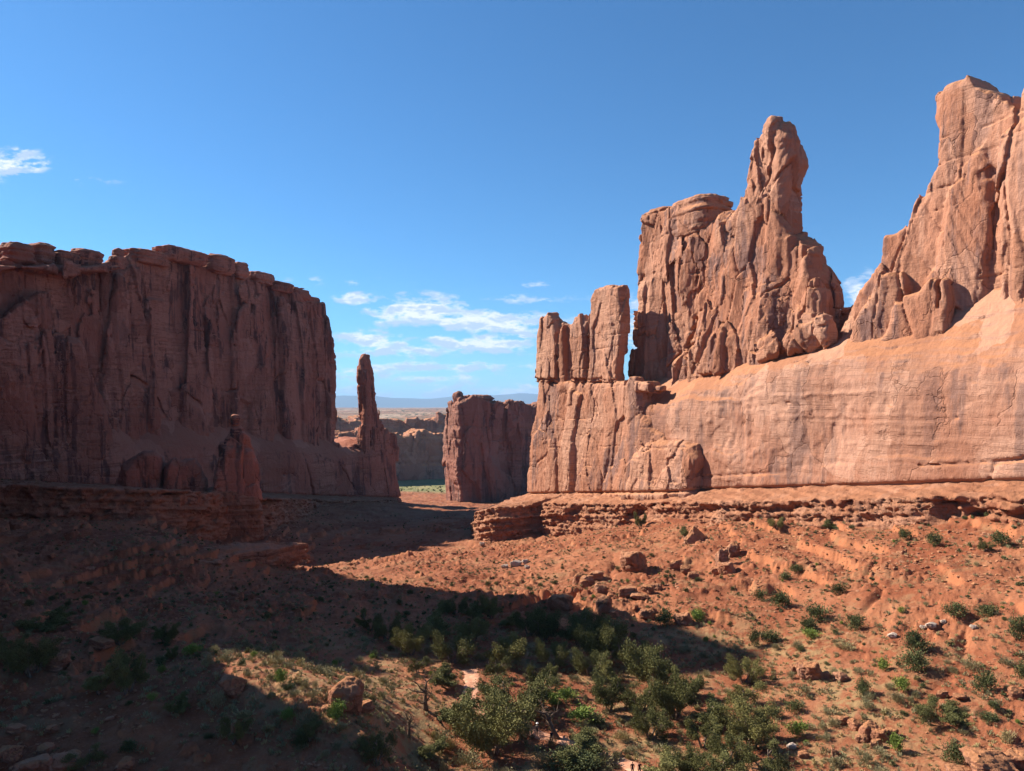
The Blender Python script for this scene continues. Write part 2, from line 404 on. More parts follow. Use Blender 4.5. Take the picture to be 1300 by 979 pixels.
def make_ground():
    th_d = np.radians(np.arange(-41, 41.001, 0.062))
    th_c = np.radians(np.concatenate([np.arange(-180, -41.2, 1.3)])); th_e = np.radians(np.arange(41.7, 180.01, 1.3))
    th = np.concatenate([th_c, th_d, th_e]); th[0] = -math.pi; th[-1] = math.pi
    r = np.concatenate([np.geomspace(1.2, 62, 60)[:-1], np.geomspace(62, 460, 520)[:-1], np.geomspace(460, 2600, 160)[:-1], np.geomspace(2600, 70000, 150)])
    TH, R = np.meshgrid(th, r, indexing='ij')
    X = R * np.sin(TH); Y = R * np.cos(TH)
    Z = base_z(X, Y)
    Xf, Yf = X.astype(np.float32), Y.astype(np.float32)
    zero = np.zeros_like(Xf)
    near = sstep(R, 2600, 900)
    # rolling, gullies, small relief
    d = 1.3 * fbm(Xf / 34, Yf / 34, zero, 3, 1) + 0.9 * fbm(Xf / 11, Yf / 11, zero, 3, 2)
    gul = np.abs(vn(Xf / 16 + 0.4 * vn(Xf / 9, Yf / 9, zero, 9), Yf / 28, zero, 5))
    d -= 0.9 * np.clip(1 - gul / 0.16, 0, 1) ** 1.5
    floor = sstep(np.hypot((X - 10) / 55, (Y - 118) / 42), 1.25, 0.7)        # the flatter valley floor
    d *= (1 - 0.72 * floor)
    Zs = Z + d * near
    # bedrock steps: bands of harder beds break the slopes into small ledges
    k = 2.3
    zz = Zs + 0.8 * vn(Xf / 25, Yf / 25, zero, 21) - 0.05 * X
    ter = terrace(zz / k + 0.10 * fbm(Xf / 2.5, Yf / 2.5, zero, 3, 33), 0.09) * k - (zz - Zs)
    mk = sstep(fbm(Xf / 26, Yf / 26, zero, 3, 31), 0.02, 0.34) * (1 - 0.9 * floor) * near * sstep(R, 560, 380)
    left = sstep(X + 0.10 * R, -6, -40) * sstep(R, 105, 135) * sstep(R, 420, 330) * sstep(fbm(Xf / 15, Yf / 15, zero, 2, 35), -0.25, 0.2)
    Zs = Zs + (ter - Zs) * np.maximum(mk, left) * 0.85
    rough = 0.42 * fbm(Xf / 3.1, Yf / 3.1, zero, 4, 41) + 0.22 * np.maximum(fbm(Xf / 1.0, Yf / 1.0, zero, 2, 51), 0)
    Zs = Zs + rough * (1 - 0.55 * floor) * near
    bx, by, bz, h1, h2, gap = cells(Xf / 1.9 + 0.3 * vn(Xf, Yf, zero, 55), Yf / 1.9, zero, 6, True)         # half-buried blocks
    rub = sstep(fbm(Xf / 17, Yf / 17, zero, 3, 57), -0.30, 0.30) * (1 - floor) * near * sstep(R, 520, 330)
    Zs = Zs + rub * np.clip(gap * 3, 0, 1) * np.maximum(h1, -0.1) * 0.85 * (1 + 0.5 * h2 * bx)
    bx, by, bz, h1, h2, gap = cells(Xf / 0.75, Yf / 0.75, zero, 16, True)
    rub2 = sstep(fbm(Xf / 9, Yf / 9, zero, 3, 58), -0.35, 0.25) * (1 - 0.8 * floor) * sstep(R, 260, 170)
    Zs = Zs + rub2 * np.clip(gap * 3, 0, 1) * np.maximum(h1, 0) * 0.34
    # far country
    fz = -150 + 20 * fbm(Xf / 700, Yf / 700, zero, 2, 61)
    plate = -46 + 10 * fbm(Xf / 1500, Yf / 1500, zero, 4, 62) + 16 * np.maximum(fbm(Xf / 900, Yf / 420, zero, 4, 64), 0)
    mesa = sstep(Y + 130 * vn(Xf / 260, Yf / 260, zero, 63), 1900, 2060)
    farz = fz + (plate - fz) * mesa
    farz = farz - sstep(R, 6000, 40000) * 60
    w = sstep(R, 1150, 1600)
    Zs = Zs * (1 - w) + farz * w
    # the hill the camera stands on
    hill = -1.65 - 0.60 * R
    ang = np.abs(TH)
    Zs = np.where(R < 70, np.maximum(Zs, hill), Zs)
    Zs = np.where(R < 70, np.minimum(Zs, -1.65 - 0.525 * R + 3 * sstep(ang, 0.9, 1.6) * R * 0.1), Zs)
    nth, nr = X.shape
    V = np.stack([X, Y, Zs], -1).reshape(-1, 3)
    i = np.arange(nth - 1)[:, None] * nr + np.arange(nr - 1)[None]
    Fc = np.stack([i, i + 1, i + nr + 1, i + nr], -1).reshape(-1, 4)
    me = mesh_np("ground", V, Fc)
    g = floor * near * sstep(fbm(Xf / 9, Yf / 9, zero, 3, 71), -0.35, 0.25)
    pd, _ = seg_dist(X, Y, PATH_PTS)
    g = g * sstep(pd, 1.0, 2.6)
    at = me.attributes.new('green', 'FLOAT', 'POINT'); at.data.foreach_set('value', g.astype(np.float32).ravel())
    o = link("ground", me, M_SOIL); o['kind'] = 'structure'
    return th, r, Zs


G_TH, G_R, G_Z = make_ground()
_lr = np.log(G_R)


def ground(x, y):
    x = np.asarray(x, float); y = np.asarray(y, float)
    th = np.arctan2(x, y); lr = np.log(np.maximum(np.hypot(x, y), 1.3))
    i = np.clip(np.searchsorted(G_TH, th) - 1, 0, len(G_TH) - 2); j = np.clip(np.searchsorted(_lr, lr) - 1, 0, len(_lr) - 2)
    a = np.clip((th - G_TH[i]) / (G_TH[i + 1] - G_TH[i]), 0, 1); b = np.clip((lr - _lr[j]) / (_lr[j + 1] - _lr[j]), 0, 1)
    return (G_Z[i, j] * (1 - a) * (1 - b) + G_Z[i + 1, j] * a * (1 - b) + G_Z[i, j + 1] * (1 - a) * b + G_Z[i + 1, j + 1] * a * b)


def hit(px, py, rmin=66, rmax=1500):
    """first ground point seen along a pixel's ray"""
    rr = np.geomspace(rmin, rmax, 2500)
    kx, kz = (px - CX) / F, (HY - py) / F
    Y = rr; X = kx * Y; zr = kz * Y
    below = zr < ground(X, Y)
    if not below.any(): return None
    i = int(np.argmax(below)); return np.array([X[i], Y[i], float(ground(X[i], Y[i]))])


# ------------------------------------------------------------------ rock bodies: signed distance fields, meshed with surface nets
class Frame:
    """a vertical wall plane: u runs along it, w points out towards the viewer"""
    def __init__(s, A, B):
        A = np.array(A, float); B = np.array(B, float)
        s.O = A; s.e = (B - A) / np.hypot(*(B - A))
        nrm = np.array([-s.e[1], s.e[0]])
        if nrm @ (-(A + B) / 2) < 0: nrm = -nrm
        s.n = nrm
    def uz(s, px, py, w=0.0):
        k = (px - CX) / F
        ox, oy = s.O + w * s.n
        u = (k * oy - ox) / (s.e[0] - k * s.e[1])
        Y = oy + u * s.e[1]
        return u, (HY - py) / F * Y
    def poly(s, pts, w=0.0): return np.array([s.uz(q[0], q[1], q[2] if len(q) > 2 else w) for q in pts])
    def world(s, u, w):
        return s.O[0] + u * s.e[0] + w * s.n[0], s.O[1] + u * s.e[1] + w * s.n[1]


def sd_poly(U, Z, pts):
    """signed distance to a polygon"""
    d = np.full(U.shape, 1e18); sg = np.ones(U.shape)
    n = len(pts)
    for i in range(n):
        ax, ay = pts[i]; bx, by = pts[i - 1]
        ex, ey = bx - ax, by - ay; wx, wy = U - ax, Z - ay
        t = np.clip((wx * ex + wy * ey) / (ex * ex + ey * ey + 1e-12), 0, 1)
        q = (wx - ex * t) ** 2 + (wy - ey * t) ** 2
        d = np.minimum(d, q)
        c1 = Z >= ay; c2 = Z < by; c3 = ex * wy > ey * wx
        f = (c1 & c2 & c3) | (~c1 & ~c2 & ~c3)
        sg = np.where(f, -sg, sg)
    return (sg * np.sqrt(d)).astype(np.float32)


def sd_line(U, Z, pts):
    d = np.full(U.shape, 1e18)
    for (ax, ay), (bx, by) in zip(pts[:-1], pts[1:]):
        ex, ey = bx - ax, by - ay
        t = np.clip(((U - ax) * ex + (Z - ay) * ey) / (ex * ex + ey * ey + 1e-12), 0, 1)
        d = np.minimum(d, (U - ax - t * ex) ** 2 + (Z - ay - t * ey) ** 2)
    return np.sqrt(d).astype(np.float32)


class Body:
    def __init__(s, fr, ur, wr, zr, res):
        s.fr = fr
        res = (res,) * 3 if np.isscalar(res) else res
        s.res = res
        s.u = np.arange(ur[0], ur[1], res[0], dtype=np.float32); s.w = np.arange(wr[0], wr[1], res[1], dtype=np.float32); s.z = np.arange(zr[0], zr[1], res[2], dtype=np.float32)
        s.U2, s.Z2 = np.meshgrid(s.u, s.z, indexing='ij')
        s.D = np.full((len(s.u), len(s.w), len(s.z)), 1e3, np.float32)
        s.W = s.w[None, :, None]
    def slab(s, pts, wf, wb, k=3.0, batter=0.0, zb=0.0, blend=0.0, pw=None, jag=0.0, jseed=0, wamp=0.0):
        """extrude a photo outline from depth wf (front) back to wb, with rounded edges"""
        pl = s.fr.poly(pts, wf if pw is None else pw)
        U2, Z2 = s.U2, s.Z2
        if jag: U2 = U2 + jag * fbm(s.U2 / 5, s.Z2 / 5, 0 * U2, 3, 90 + jseed); Z2 = Z2 + jag * fbm(s.U2 / 4, s.Z2 / 6, 0 * Z2, 3, 95 + jseed)
        d2 = sd_poly(U2, Z2, pl)[:, None, :]
        front = wf - batter * (s.Z2 - zb)
        if wamp: front = front + wamp * fbm(s.U2 / 14, s.Z2 / 40, 0 * s.U2, 3, 80 + jseed)
        dw = np.maximum(s.W - front[:, None, :].astype(np.float32), wb - s.W)
        d = smax(d2, dw, k)
        s.D = smin(s.D, d, blend) if blend else np.minimum(s.D, d)
    def blob(s, px, py, w, ru, rw, rz, blend=1.5, n=2.6):
        u, z = s.fr.uz(px, py, w)
        q = (np.abs(s.u - u) / ru)[:, None, None] ** n + (np.abs(s.w - w) / rw)[None, :, None] ** n + (np.abs(s.z - z) / rz)[None, None, :] ** n
        d = ((q + 1e-9) ** (1 / n) - 1) * min(ru, rw, rz)
        s.D = smin(s.D, d.astype(np.float32), blend)
    def cut(s, pts, rad, wtop, depth, pw=None, jag=0.6):
        """a groove along a photo polyline"""
        pl = s.fr.poly(pts, wtop if pw is None else pw)
        U2 = s.U2 + jag * vn(s.U2 / 3, s.Z2 / 3, 0 * s.U2, 77); 
        d2 = (sd_line(U2, s.Z2, pl) - rad)[:, None, :]
        c = np.maximum(d2, (wtop - depth) - s.W)
        s.D = np.maximum(s.D, -c)
    def cutpoly(s, pts, wtop, depth, pw=None, k=1.0):
        d2 = sd_poly(s.U2, s.Z2, s.fr.poly(pts, wtop if pw is None else pw))[:, None, :]
        c = smax(d2, (wtop - depth) - s.W, k)
        s.D = smax(s.D, -c, k)
    def detail(s, fn, band):
        idx = np.nonzero(np.abs(s.D) < band)
        u, w, z = s.u[idx[0]], s.w[idx[1]], s.z[idx[2]]
        n = len(u); cuts = [(i * n // 8, (i + 1) * n // 8) for i in range(8)]
        with ThreadPoolExecutor(4) as ex:
            parts = list(ex.map(lambda c: fn(u[c[0]:c[1]], w[c[0]:c[1]], z[c[0]:c[1]]).astype(np.float32), cuts))
        s.D[idx] += np.concatenate(parts)
    def build(s, name, mats, base=None, parent=None, smooth=True):
        D = s.D
        D[0] = np.maximum(D[0], .01); D[-1] = np.maximum(D[-1], .01); D[:, 0] = np.maximum(D[:, 0], .01); D[:, -1] = np.maximum(D[:, -1], .01)
        D[:, :, 0] = np.maximum(D[:, :, 0], .01); D[:, :, -1] = np.maximum(D[:, :, -1], .01)
        ins = D < 0
        V, Q = surface_nets(D, ins, s.u, s.w, s.z)
        x, y = s.fr.world(V[:, 0], V[:, 1])
        V = np.stack([x, y, V[:, 2]], 1)
        if s.fr.e[0] * s.fr.n[1] - s.fr.e[1] * s.fr.n[0] < 0: Q = Q[:, ::-1]
        # drop crumbs cut off by the noise
        lab = np.arange(len(V))
        E = np.concatenate([Q[:, [0, 1]], Q[:, [1, 2]], Q[:, [2, 3]], Q[:, [3, 0]]])
        while True:
            m = np.minimum(lab[E[:, 0]], lab[E[:, 1]]); old = lab.copy()
            np.minimum.at(lab, E[:, 0], m); np.minimum.at(lab, E[:, 1], m)
            lab = lab[lab]; lab = lab[lab]
            if (lab == old).all(): break
        keep = lab == np.bincount(lab).argmax()
        Q = Q[keep[Q[:, 0]]]; new = np.cumsum(keep) - 1; V = V[keep]; Q = new[Q]
        if base is None:
            base = (float(V[:, 0].mean()), float(V[:, 1].mean()), float(V[:, 2].min()))
        me = mesh_np(name, V - np.array(base), Q, smooth)
        return link(name, me, mats, base, parent)


def surface_nets(D, ins, u, w, z):
    c = np.zeros(tuple(n - 1 for n in D.shape), np.int8)
    for a in (0, 1):
        for b in (0, 1):
            for d in (0, 1):
                c += ins[a:a + c.shape[0], b:b + c.shape[1], d:d + c.shape[2]]
    act = (c > 0) & (c < 8)
    I = np.nonzero(act)
    ids = np.full(act.shape, -1, np.int32); ids[I] = np.arange(len(I[0]))
    corners = {(a, b, d): D[I[0] + a, I[1] + b, I[2] + d] for a in (0, 1) for b in (0, 1) for d in (0, 1)}
    S = np.zeros((len(I[0]), 3), np.float64); N = np.zeros(len(I[0]))
    ks = list(corners)
    for p in ks:
        for ax in range(3):
            if p[ax] == 0:
                q = list(p); q[ax] = 1; q = tuple(q)
                A, B = corners[p], corners[q]
                m = (A < 0) != (B < 0)
                t = np.where(m, A / np.where(m, A - B, 1), 0)
                pos = np.zeros((len(A), 3)); pos += np.array(p); pos[:, ax] += t
                S += pos * m[:, None]; N += m
    S /= N[:, None]
    V = np.stack([u[0] + (I[0] + S[:, 0]) * (u[1] - u[0]), w[0] + (I[1] + S[:, 1]) * (w[1] - w[0]), z[0] + (I[2] + S[:, 2]) * (z[1] - z[0])], 1)
    quads = []
    A = ins
    for ax in range(3):
        sl0 = [slice(1, -1)] * 3; sl1 = [slice(1, -1)] * 3
        sl0[ax] = slice(0, -1); sl1[ax] = slice(1, None)
        E = A[tuple(sl0)] != A[tuple(sl1)]
        fl = A[tuple(sl0)]
        J = np.nonzero(E)
        g = [J[0] + (0 if ax == 0 else 1), J[1] + (0 if ax == 1 else 1), J[2] + (0 if ax == 2 else 1)]
        b, c2 = [(1, 2), (2, 0), (0, 1)][ax]
        def cell(db, dc):
            h = [g[0].copy(), g[1].copy(), g[2].copy()]; h[b] = h[b] + db; h[c2] = h[c2] + dc
            return ids[h[0], h[1], h[2]]
        q = np.stack([cell(-1, -1), cell(0, -1), cell(0, 0), cell(-1, 0)], 1)
        f = fl[J]
        q = np.where(f[:, None], q, q[:, ::-1])
        quads.append(q)
    Q = np.concatenate(quads)
    Q = Q[(Q >= 0).all(1)]
    return V, Q


def cliff_detail(seed, s=1.0, slab=1.0, joint=1.0, bulge=1.0, bed=0.25, fine=0.35, crack=1.0, zstretch=3.0):
    """sandstone wall relief: bulges, flat joint faces that stand in or out, cracks between them, bedding, grain"""
    def fn(u, w, z):
        u = u / s; w = w / s; z = z / s
        wx = 0.9 * fbm(u / 8, w / 8, z / 15, 2, seed + 1); wz = 2.0 * fbm(u / 10, w / 10, z / 10, 2, seed + 2)
        d = -bulge * 1.5 * fbm(u / 24, w / 24, z / 40, 2, seed + 3)
        zs = 9.0 * zstretch
        bx, by, bz, h1, h2, gap = cells((u + wx) / 8.0, w / 11.0, (z + wz + 0.35 * u) / zs, seed + 4)
        d -= slab * (1.2 * h1 + (2.4 * h2 * bx + 0.9 * h1 * bz))
        d += crack * 1.5 * np.clip(1 - gap / 0.06, 0, 1) * sstep(h2, -0.3, 0.5)
        bx, by, bz, h1, h2, gap = cells((u + wx * 0.6) / 3.1, w / 4.5, (z + 0.5 * wz - 0.25 * u) / (3.4 * zstretch), seed + 5)
        msk = sstep(vn(u / 15, w / 15, z / 19, seed + 9), -0.35, 0.35)
        d -= slab * msk * (0.50 * h1 + (0.9 * h2 * bx + 0.4 * h1 * bz))
        d += joint * 0.55 * msk * np.clip(1 - gap / 0.09, 0, 1) * sstep(h2, -0.3, 0.4)
        t = fbm((u + wx) / 13, w / 13, (z + wz) / (7 * zstretch), 3, seed + 6)                  # conchoidal spalls with curved lips
        d -= slab * 1.0 * (terrace(t * 3.2, 0.03) / 3.2)
        zb = z + 0.3 * wz + 0.04 * u
        d -= bed * (vn(0 * z, 0 * z + 3.3, zb / 1.6, seed + 10) + 0.8 * vn(0 * z, 0 * z + 1.3, zb / 5.0, seed + 11))
        q = zb / 5.5 + 0.8 * vn(0 * z, 0 * z, zb / 14, seed + 13); q = np.abs(q - np.round(q))      # partings between beds
        d += 0.45 * np.clip(1 - q / 0.05, 0, 1) * sstep(vn(u / 18, w / 18, z / 9, seed + 14), 0.0, 0.3)
        d -= fine * 0.75 * fbm(u / 1.1, w / 1.1, z / 2.6, 4, seed + 12)
        return d * s
    return fn


def slick_detail(seed, s=1.0, spall=1.0, grain=1.0):
    """smooth slickrock: long swells, shallow curved spalls, shallow drip grooves"""
    def fn(u, w, z):
        u = u / s; w = w / s; z = z / s
        wx = 2.0 * fbm(u / 9, w / 9, z / 9, 2, seed + 1)
        d = -1.1 * fbm(u / 30, w / 30, z / 22, 2, seed + 2)
        t = fbm((u + wx) / 17, w / 17, (z + wx) / 13, 3, seed + 3)
        m = sstep(vn(u / 26, w / 26, z / 18, seed + 4), -0.1, 0.4)
        d -= spall * m * 0.9 * (terrace(t * 2.6, 0.03) / 2.6)
        d -= 0.22 * grain * fbm(u / 2.2, w / 2.2, z / 7.0, 3, seed + 5) * (0.5 + m)
        zb = z + 0.5 * wx + 0.03 * u
        d -= (0.24 * vn(0 * z, 0 * z + 2.1, zb / 1.5, seed + 9) + 0.16 * vn(0 * z, 0 * z + 4.4, zb / 0.55, seed + 10)) * sstep(vn(u / 24, w / 24, z / 8, seed + 11), -0.5, 0.4)
        d -= 0.16 * grain * fbm(u / 1.0, w / 1.0, z / 1.0, 3, seed + 6)
        c = np.abs(vn((u + wx) / 22, w / 22, (z + 0.3 * u) / 9, seed + 7))
        d += 0.5 * np.clip(1 - c / 0.012, 0, 1) * sstep(vn(u / 17, w / 17, z / 17, seed + 8), 0.0, 0.3)
        return d * s
    return fn

# ------------------------------------------------------------------ the rock formations
def interp_px(fr, pts, w=0.0):
    uz = fr.poly(pts, w); o = np.argsort(uz[:, 0])
    return lambda u: np.interp(u, uz[o, 0], uz[o, 1])


FR = Frame((0.6915 * 175, 175), (0.02128 * 385, 385))
FL = Frame((-0.6915 * 350, 350), (-0.2447 * 560, 560))


def cap_rock(parent, fr, px, py, hw, hh, w, dw, seed, mat, n=3.2, name="cap_rock", res=0.45):
    """a bedded cap stone sitting on a rim: its own piece"""
    u, z = fr.uz(px, py, w); _, zt = fr.uz(px, py - hh, w); rz = zt - z
    u1, _ = fr.uz(px + hw, py, w); ru = abs(u1 - u)
    b = Body(fr, (u - ru - 2, u + ru + 2), (w - dw - 2, w + dw + 2), (z - rz - 2, z + rz + 2), res)
    b.blob(px, py, w, ru, dw, rz, 0, n)
    def fn(uu, ww, zz):
        d = -0.55 * vn(0 * zz, 0 * zz + seed, zz / 1.1, seed) - 0.5 * fbm(uu / 3, ww / 3, zz / 2.2, 3, seed + 2) - 0.35 * vn(0 * zz, 0 * zz + seed, zz / 0.5, seed + 4)
        return d
    b.detail(fn, 3)
    o = b.build(name, mat)
    if parent:
        o.location = Vector(o.location) - Vector(parent.location); o.parent = parent
    return o


def wall_with_apron(fr, ur, wr, zr, res, brk, finb, setback, contact, batter, seed, endpoly=None, det=None, power=0.75, cuts=()):
    b = Body(fr, ur, wr, zr, res)
    zb = interp_px(fr, brk, -1)(b.u)[:, None]; zf = interp_px(fr, finb, -setback)(b.u)[:, None]
    t = np.clip((-b.w[None] - 1.0) / (setback - 1.0), 0, 1.6)
    zl = zb + (zf - zb) * t ** power                                  # [u, w]
    zc = interp_px(fr, contact, 0)(b.u)
    front = 0.0 - batter * (b.z[None] - zc[:, None])                  # [u, z]
    d = smax((b.z[None, None] - zl[:, :, None]) * 0.75, b.W - front[:, None, :], 5.0)
    d = np.maximum(d, (wr[0] + 3) - b.W)
    if endpoly is not None:
        d = smax(d, sd_poly(b.U2, b.Z2, fr.poly(endpoly, 0))[:, None, :], 3.0)
    b.D = d.astype(np.float32)
    for c in cuts: b.cut(*c)
    fn0 = det or cliff_detail(seed)
    def fn(u, w, z):
        zz = z - np.interp(u, b.u, zc)
        und = 1.6 * np.exp(-((zz - 0.3) / 0.55) ** 2) + 0.7 * np.exp(-((zz - 5.2) / 0.3) ** 2) * sstep(vn(u / 30, w, 0 * z, seed + 30), -0.2, 0.3)
        return fn0(u, w, z) + und
    b.detail(fn, 5)
    return b


# --- right: the long slickrock wall
CONT_R = [(1900, 600), (1300, 612), (1000, 620), (860, 624), (670, 627), (600, 628)]
b = wall_with_apron(FR, (-75, 190), (-34, 5), (-62, 52), (0.6, 0.6, 0.5),
    [(780, 540), (835, 530), (865, 512), (900, 505), (940, 488), (980, 470), (1010, 462), (1060, 470), (1100, 484), (1160, 495), (1200, 490), (1250, 483), (1300, 486), (1500, 480), (1900, 470)],
    [(760, 500), (800, 497), (850, 482), (900, 470), (960, 450), (1000, 443), (1050, 437), (1085, 418), (1150, 405), (1200, 398), (1300, 372), (1500, 330), (1900, 270)],
    15.0, CONT_R, 0.05, 100, det=slick_detail(100),
    cuts=[([(1206, 528), (1212, 515), (1235, 505), (1265, 501), (1330, 500)], 0.30, 0.0, 1.2, 0, 0.5), ([(1270, 535), (1300, 530), (1330, 533)], 0.2, 0.0, 0.8, 0, 0.5),
          ([(1255, 612), (1262, 588), (1300, 580), (1340, 585)], 0.3, 0.0, 1.0, 0, 0.6),
          ([(960, 597), (1010, 590), (1080, 586)], 0.12, 0.0, 0.5, 0, 0.5), ([(880, 560), (930, 553), (1000, 557), (1080, 545)], 0.15, 0.0, 0.6, 0, 0.8)])
slick_wall = b.build("slickrock_wall", M_SLICK)
tag(slick_wall, "long smooth sunlit sandstone wall streaked with pale vertical stains, under the tall fins", "rock wall")

# --- right: the fin with the tall tower
b = Body(FR, (36, 178), (-40, -2), (-10, 112), (0.42, 0.5, 0.45))
A1 = [(800, 510), (806, 470), (808, 400), (808, 330), (811, 302), (821, 292), (818, 283), (836, 270), (862, 268), (905, 275), (950, 262), (975, 300), (960, 380), (900, 510)]
b.slab(A1, -15, -33, 3.0, 0.03, 0, pw=-16.5, jag=0.5, jseed=1, wamp=1.2)
K = -26
A2 = [(858, 510), (862, 470), (868, 435), (884, 380), (905, 325), (922, 280), (935, 255), (945, 240), (951, 214), (957, 194), (959, 178), (968, 167, -15), (984, 157, -21), (1000, 157, K), (1009, 177, K), (1021, 184, K),
      (1024, 206, K), (1020, 228, K), (1026, 262, K), (1031, 300, K), (1044, 314, K), (1046, 338, K), (1058, 352, K), (1069, 368, K), (1070, 392, K), (1074, 430, K), (1060, 470, K), (1000, 500)]
b.slab(A2, -11, -27, 2.5, 0.05, 0, pw=-14.5, jag=0.5, jseed=2, wamp=1.5)
b.slab([(925, 470), (945, 330), (962, 215), (978, 160), (985, 200), (985, 300), (975, 470)], -9.0, -20, 4.0, 0.06, 0, jag=0.8, jseed=3)   # the spine down the tower
b.slab([(995, 470), (1002, 330), (1014, 318), (1036, 318, -20), (1046, 350, -20), (1058, 372, -20), (1062, 440, -20), (1046, 470, -20)], -9.5, -20, 3.0, 0.05, 0, jag=0.7, jseed=4)
b.slab([(1058, 420), (1066, 392), (1085, 394, -26), (1085, 404, -26), (1078, 425, -26)], -19, -26, 2.0)
b.slab([(884, 472), (893, 450), (905, 422), (911, 425), (913, 468)], -7.5, -14, 1.5, 0.08, 0)                  # the leaning flake
b.blob(984, 172, -17, 3.6, 4, 4.5, 2)
b.blob(1010, 430, -9, 7, 4, 5, 2); b.blob(985, 440, -9, 5, 3, 3, 2); b.blob(1040, 425, -9.5, 6, 4, 6, 2)
b.cutpoly([(855, 440), (864, 415), (876, 404), (872, 430), (866, 452)], -10, 9, k=0.8)
b.cut([(928, 300), (931, 345), (938, 400)], 0.5, -8, 4); b.cut([(905, 402), (899, 440)], 0.5, -8, 3)
b.cut([(955, 385), (962, 410), (958, 432)], 0.6, -8, 3); b.cut([(866, 330), (862, 370)], 0.4, -12, 3); b.cut([(948, 255), (952, 280), (945, 300)], 0.8, -8, 4)
b.cutpoly([(990, 262), (1000, 246), (1008, 280), (1008, 306), (996, 300)], -8, 7, k=1.5); b.cutpoly([(980, 200), (992, 192), (996, 226), (984, 222)], -8, 6.5, k=1.5)
b.detail(cliff_detail(200, 1.0, slab=1.05, joint=1.0, bulge=1.0, bed=0.12, fine=0.32, crack=1.0, zstretch=2.6), 4)
fin1 = b.build("sandstone_fin", M_WALL)
tag(fin1, "jagged sandstone fin with a tall blunt tower and a flat layered cap on its shoulder", "rock fin")
cap_rock(fin1, FR, 888, 278, 27, 26, -23, 8.5, 11, M_WALL, 4.0)
cap_rock(fin1, FR, 842, 272, 20, 8, -21, 6, 12, M_WALL, 2.6)
cap_rock(fin1, FR, 912, 264, 12, 6, -27, 5, 14, M_WALL, 2.6)

# --- right: the fin that runs out of the picture
b = Body(FR, (-60, 80), (-42, 0), (0, 104), (0.42, 0.5, 0.45))
B1 = [(1040, 470), (1078, 418), (1093, 396), (1105, 372), (1118, 352), (1129, 342), (1132, 305), (1140, 298), (1148, 292), (1160, 280), (1170, 254), (1180, 226), (1189, 215), (1191, 190), (1191, 165), (1182, 150),
      (1185, 122), (1196, 108), (1210, 101), (1223, 101), (1236, 112), (1252, 116), (1268, 121), (1286, 139), (1294, 138), (1295, 114), (1304, 104), (1330, 92), (1380, 100), (1440, 150), (1520, 170), (1650, 300), (1700, 560), (1200, 520)]
b.slab(B1, -15, -36, 3.0, 0.05, 0, pw=-20, jag=0.4, jseed=5, wamp=0.8)
b.slab([(1150, 470), (1190, 240), (1215, 190), (1240, 170), (1252, 300), (1248, 470)], -13.5, -22, 4.0, 0.04, 0, jag=0.8, jseed=6)
b.slab([(1248, 470), (1256, 170), (1290, 150), (1330, 120), (1420, 180), (1500, 480)], -12.5, -22, 4.0, 0.03, 0, jag=0.8, jseed=7)
b.slab([(1082, 440), (1092, 410), (1106, 378), (1116, 350), (1130, 348), (1140, 362), (1138, 392), (1120, 440)], -10, -18, 3.0, 0.06, 0, jag=0.5, jseed=8)
b.slab([(1118, 440), (1130, 382), (1160, 372), (1172, 352), (1188, 347), (1196, 352), (1199, 385), (1196, 432)], -8.5, -15, 2.5, 0.05, 0, jag=0.4, jseed=9)
b.cutpoly([(1240, 138), (1252, 126), (1264, 136), (1256, 146)], -12, 7, k=1.5); b.cutpoly([(1222, 172), (1236, 150), (1254, 160), (1252, 196), (1238, 190)], -12, 5, k=2.5)
b.cut([(1187, 215), (1189, 320), (1192, 390)], 0.35, -11, 3); b.cut([(1222, 260), (1244, 256)], 0.25, -11, 2.5); b.cut([(1215, 170), (1222, 190), (1232, 200)], 0.5, -12, 3)
b.cut([(1140, 300), (1130, 345)], 0.6, -12, 4); b.cut([(1256, 280), (1262, 340), (1260, 385)], 0.3, -11, 2.5)
b.detail(cliff_detail(300, 1.15, slab=0.5, joint=0.5, bulge=0.8, bed=0.08, fine=0.26, crack=0.55, zstretch=3.6), 4)
fin2 = b.build("sandstone_fin", M_WALL)
tag(fin2, "tallest sandstone fin with a hollowed knobby head, cut off by the picture's right edge", "rock fin")

# --- right: the four upright towers on their split pedestal
b = Body(FR, (98, 254), (-26, 16), (-66, 64), 0.45)
b.slab([(669, 640), (673, 560), (677, 520), (676, 480), (801, 486), (806, 500), (806, 640)], 1.0, -15, 3.0, 0.03, -45, jag=0.5, jseed=10, wamp=1.0)
b.slab([(800, 640), (800, 496), (815, 510), (838, 535), (870, 560), (890, 640)], -0.5, -15, 4.0, 0.05, -45, jag=0.8, jseed=11)
T = [([(676, 486), (676, 455), (679, 425), (684, 405), (694, 398), (706, 399, -6), (714, 406, -6), (718, 430, -5), (717, 486, -5)], 1.0, -6, 2.0),
     ([(705, 486), (706, 425), (714, 413), (723, 417, -5), (725, 486, -5)], -0.5, -5, 1.6),
     ([(722, 486), (722, 430), (727, 402), (736, 395), (749, 396, -4), (753, 410, -4), (751, 486, -4)], 1.2, -5, 2.0),
     ([(743, 486), (742, 420), (744, 385), (752, 366), (765, 361), (797, 363, -6), (800, 400, -6), (798, 440, -6), (793, 486, -6)], 0.0, -6, 1.8)]
for i, (pts, wf, wb, k) in enumerate(T):
    b.slab(pts, wf, wb, k, 0.01, -8, jag=0.35, jseed=20 + i)
b.cut([(779, 362), (779, 482)], 0.22, 2, 2.5, 0, 0.3); b.cutpoly([(752, 432), (760, 415), (775, 412), (777, 450), (770, 460), (756, 455)], 1.5, 2.2, k=1.2)
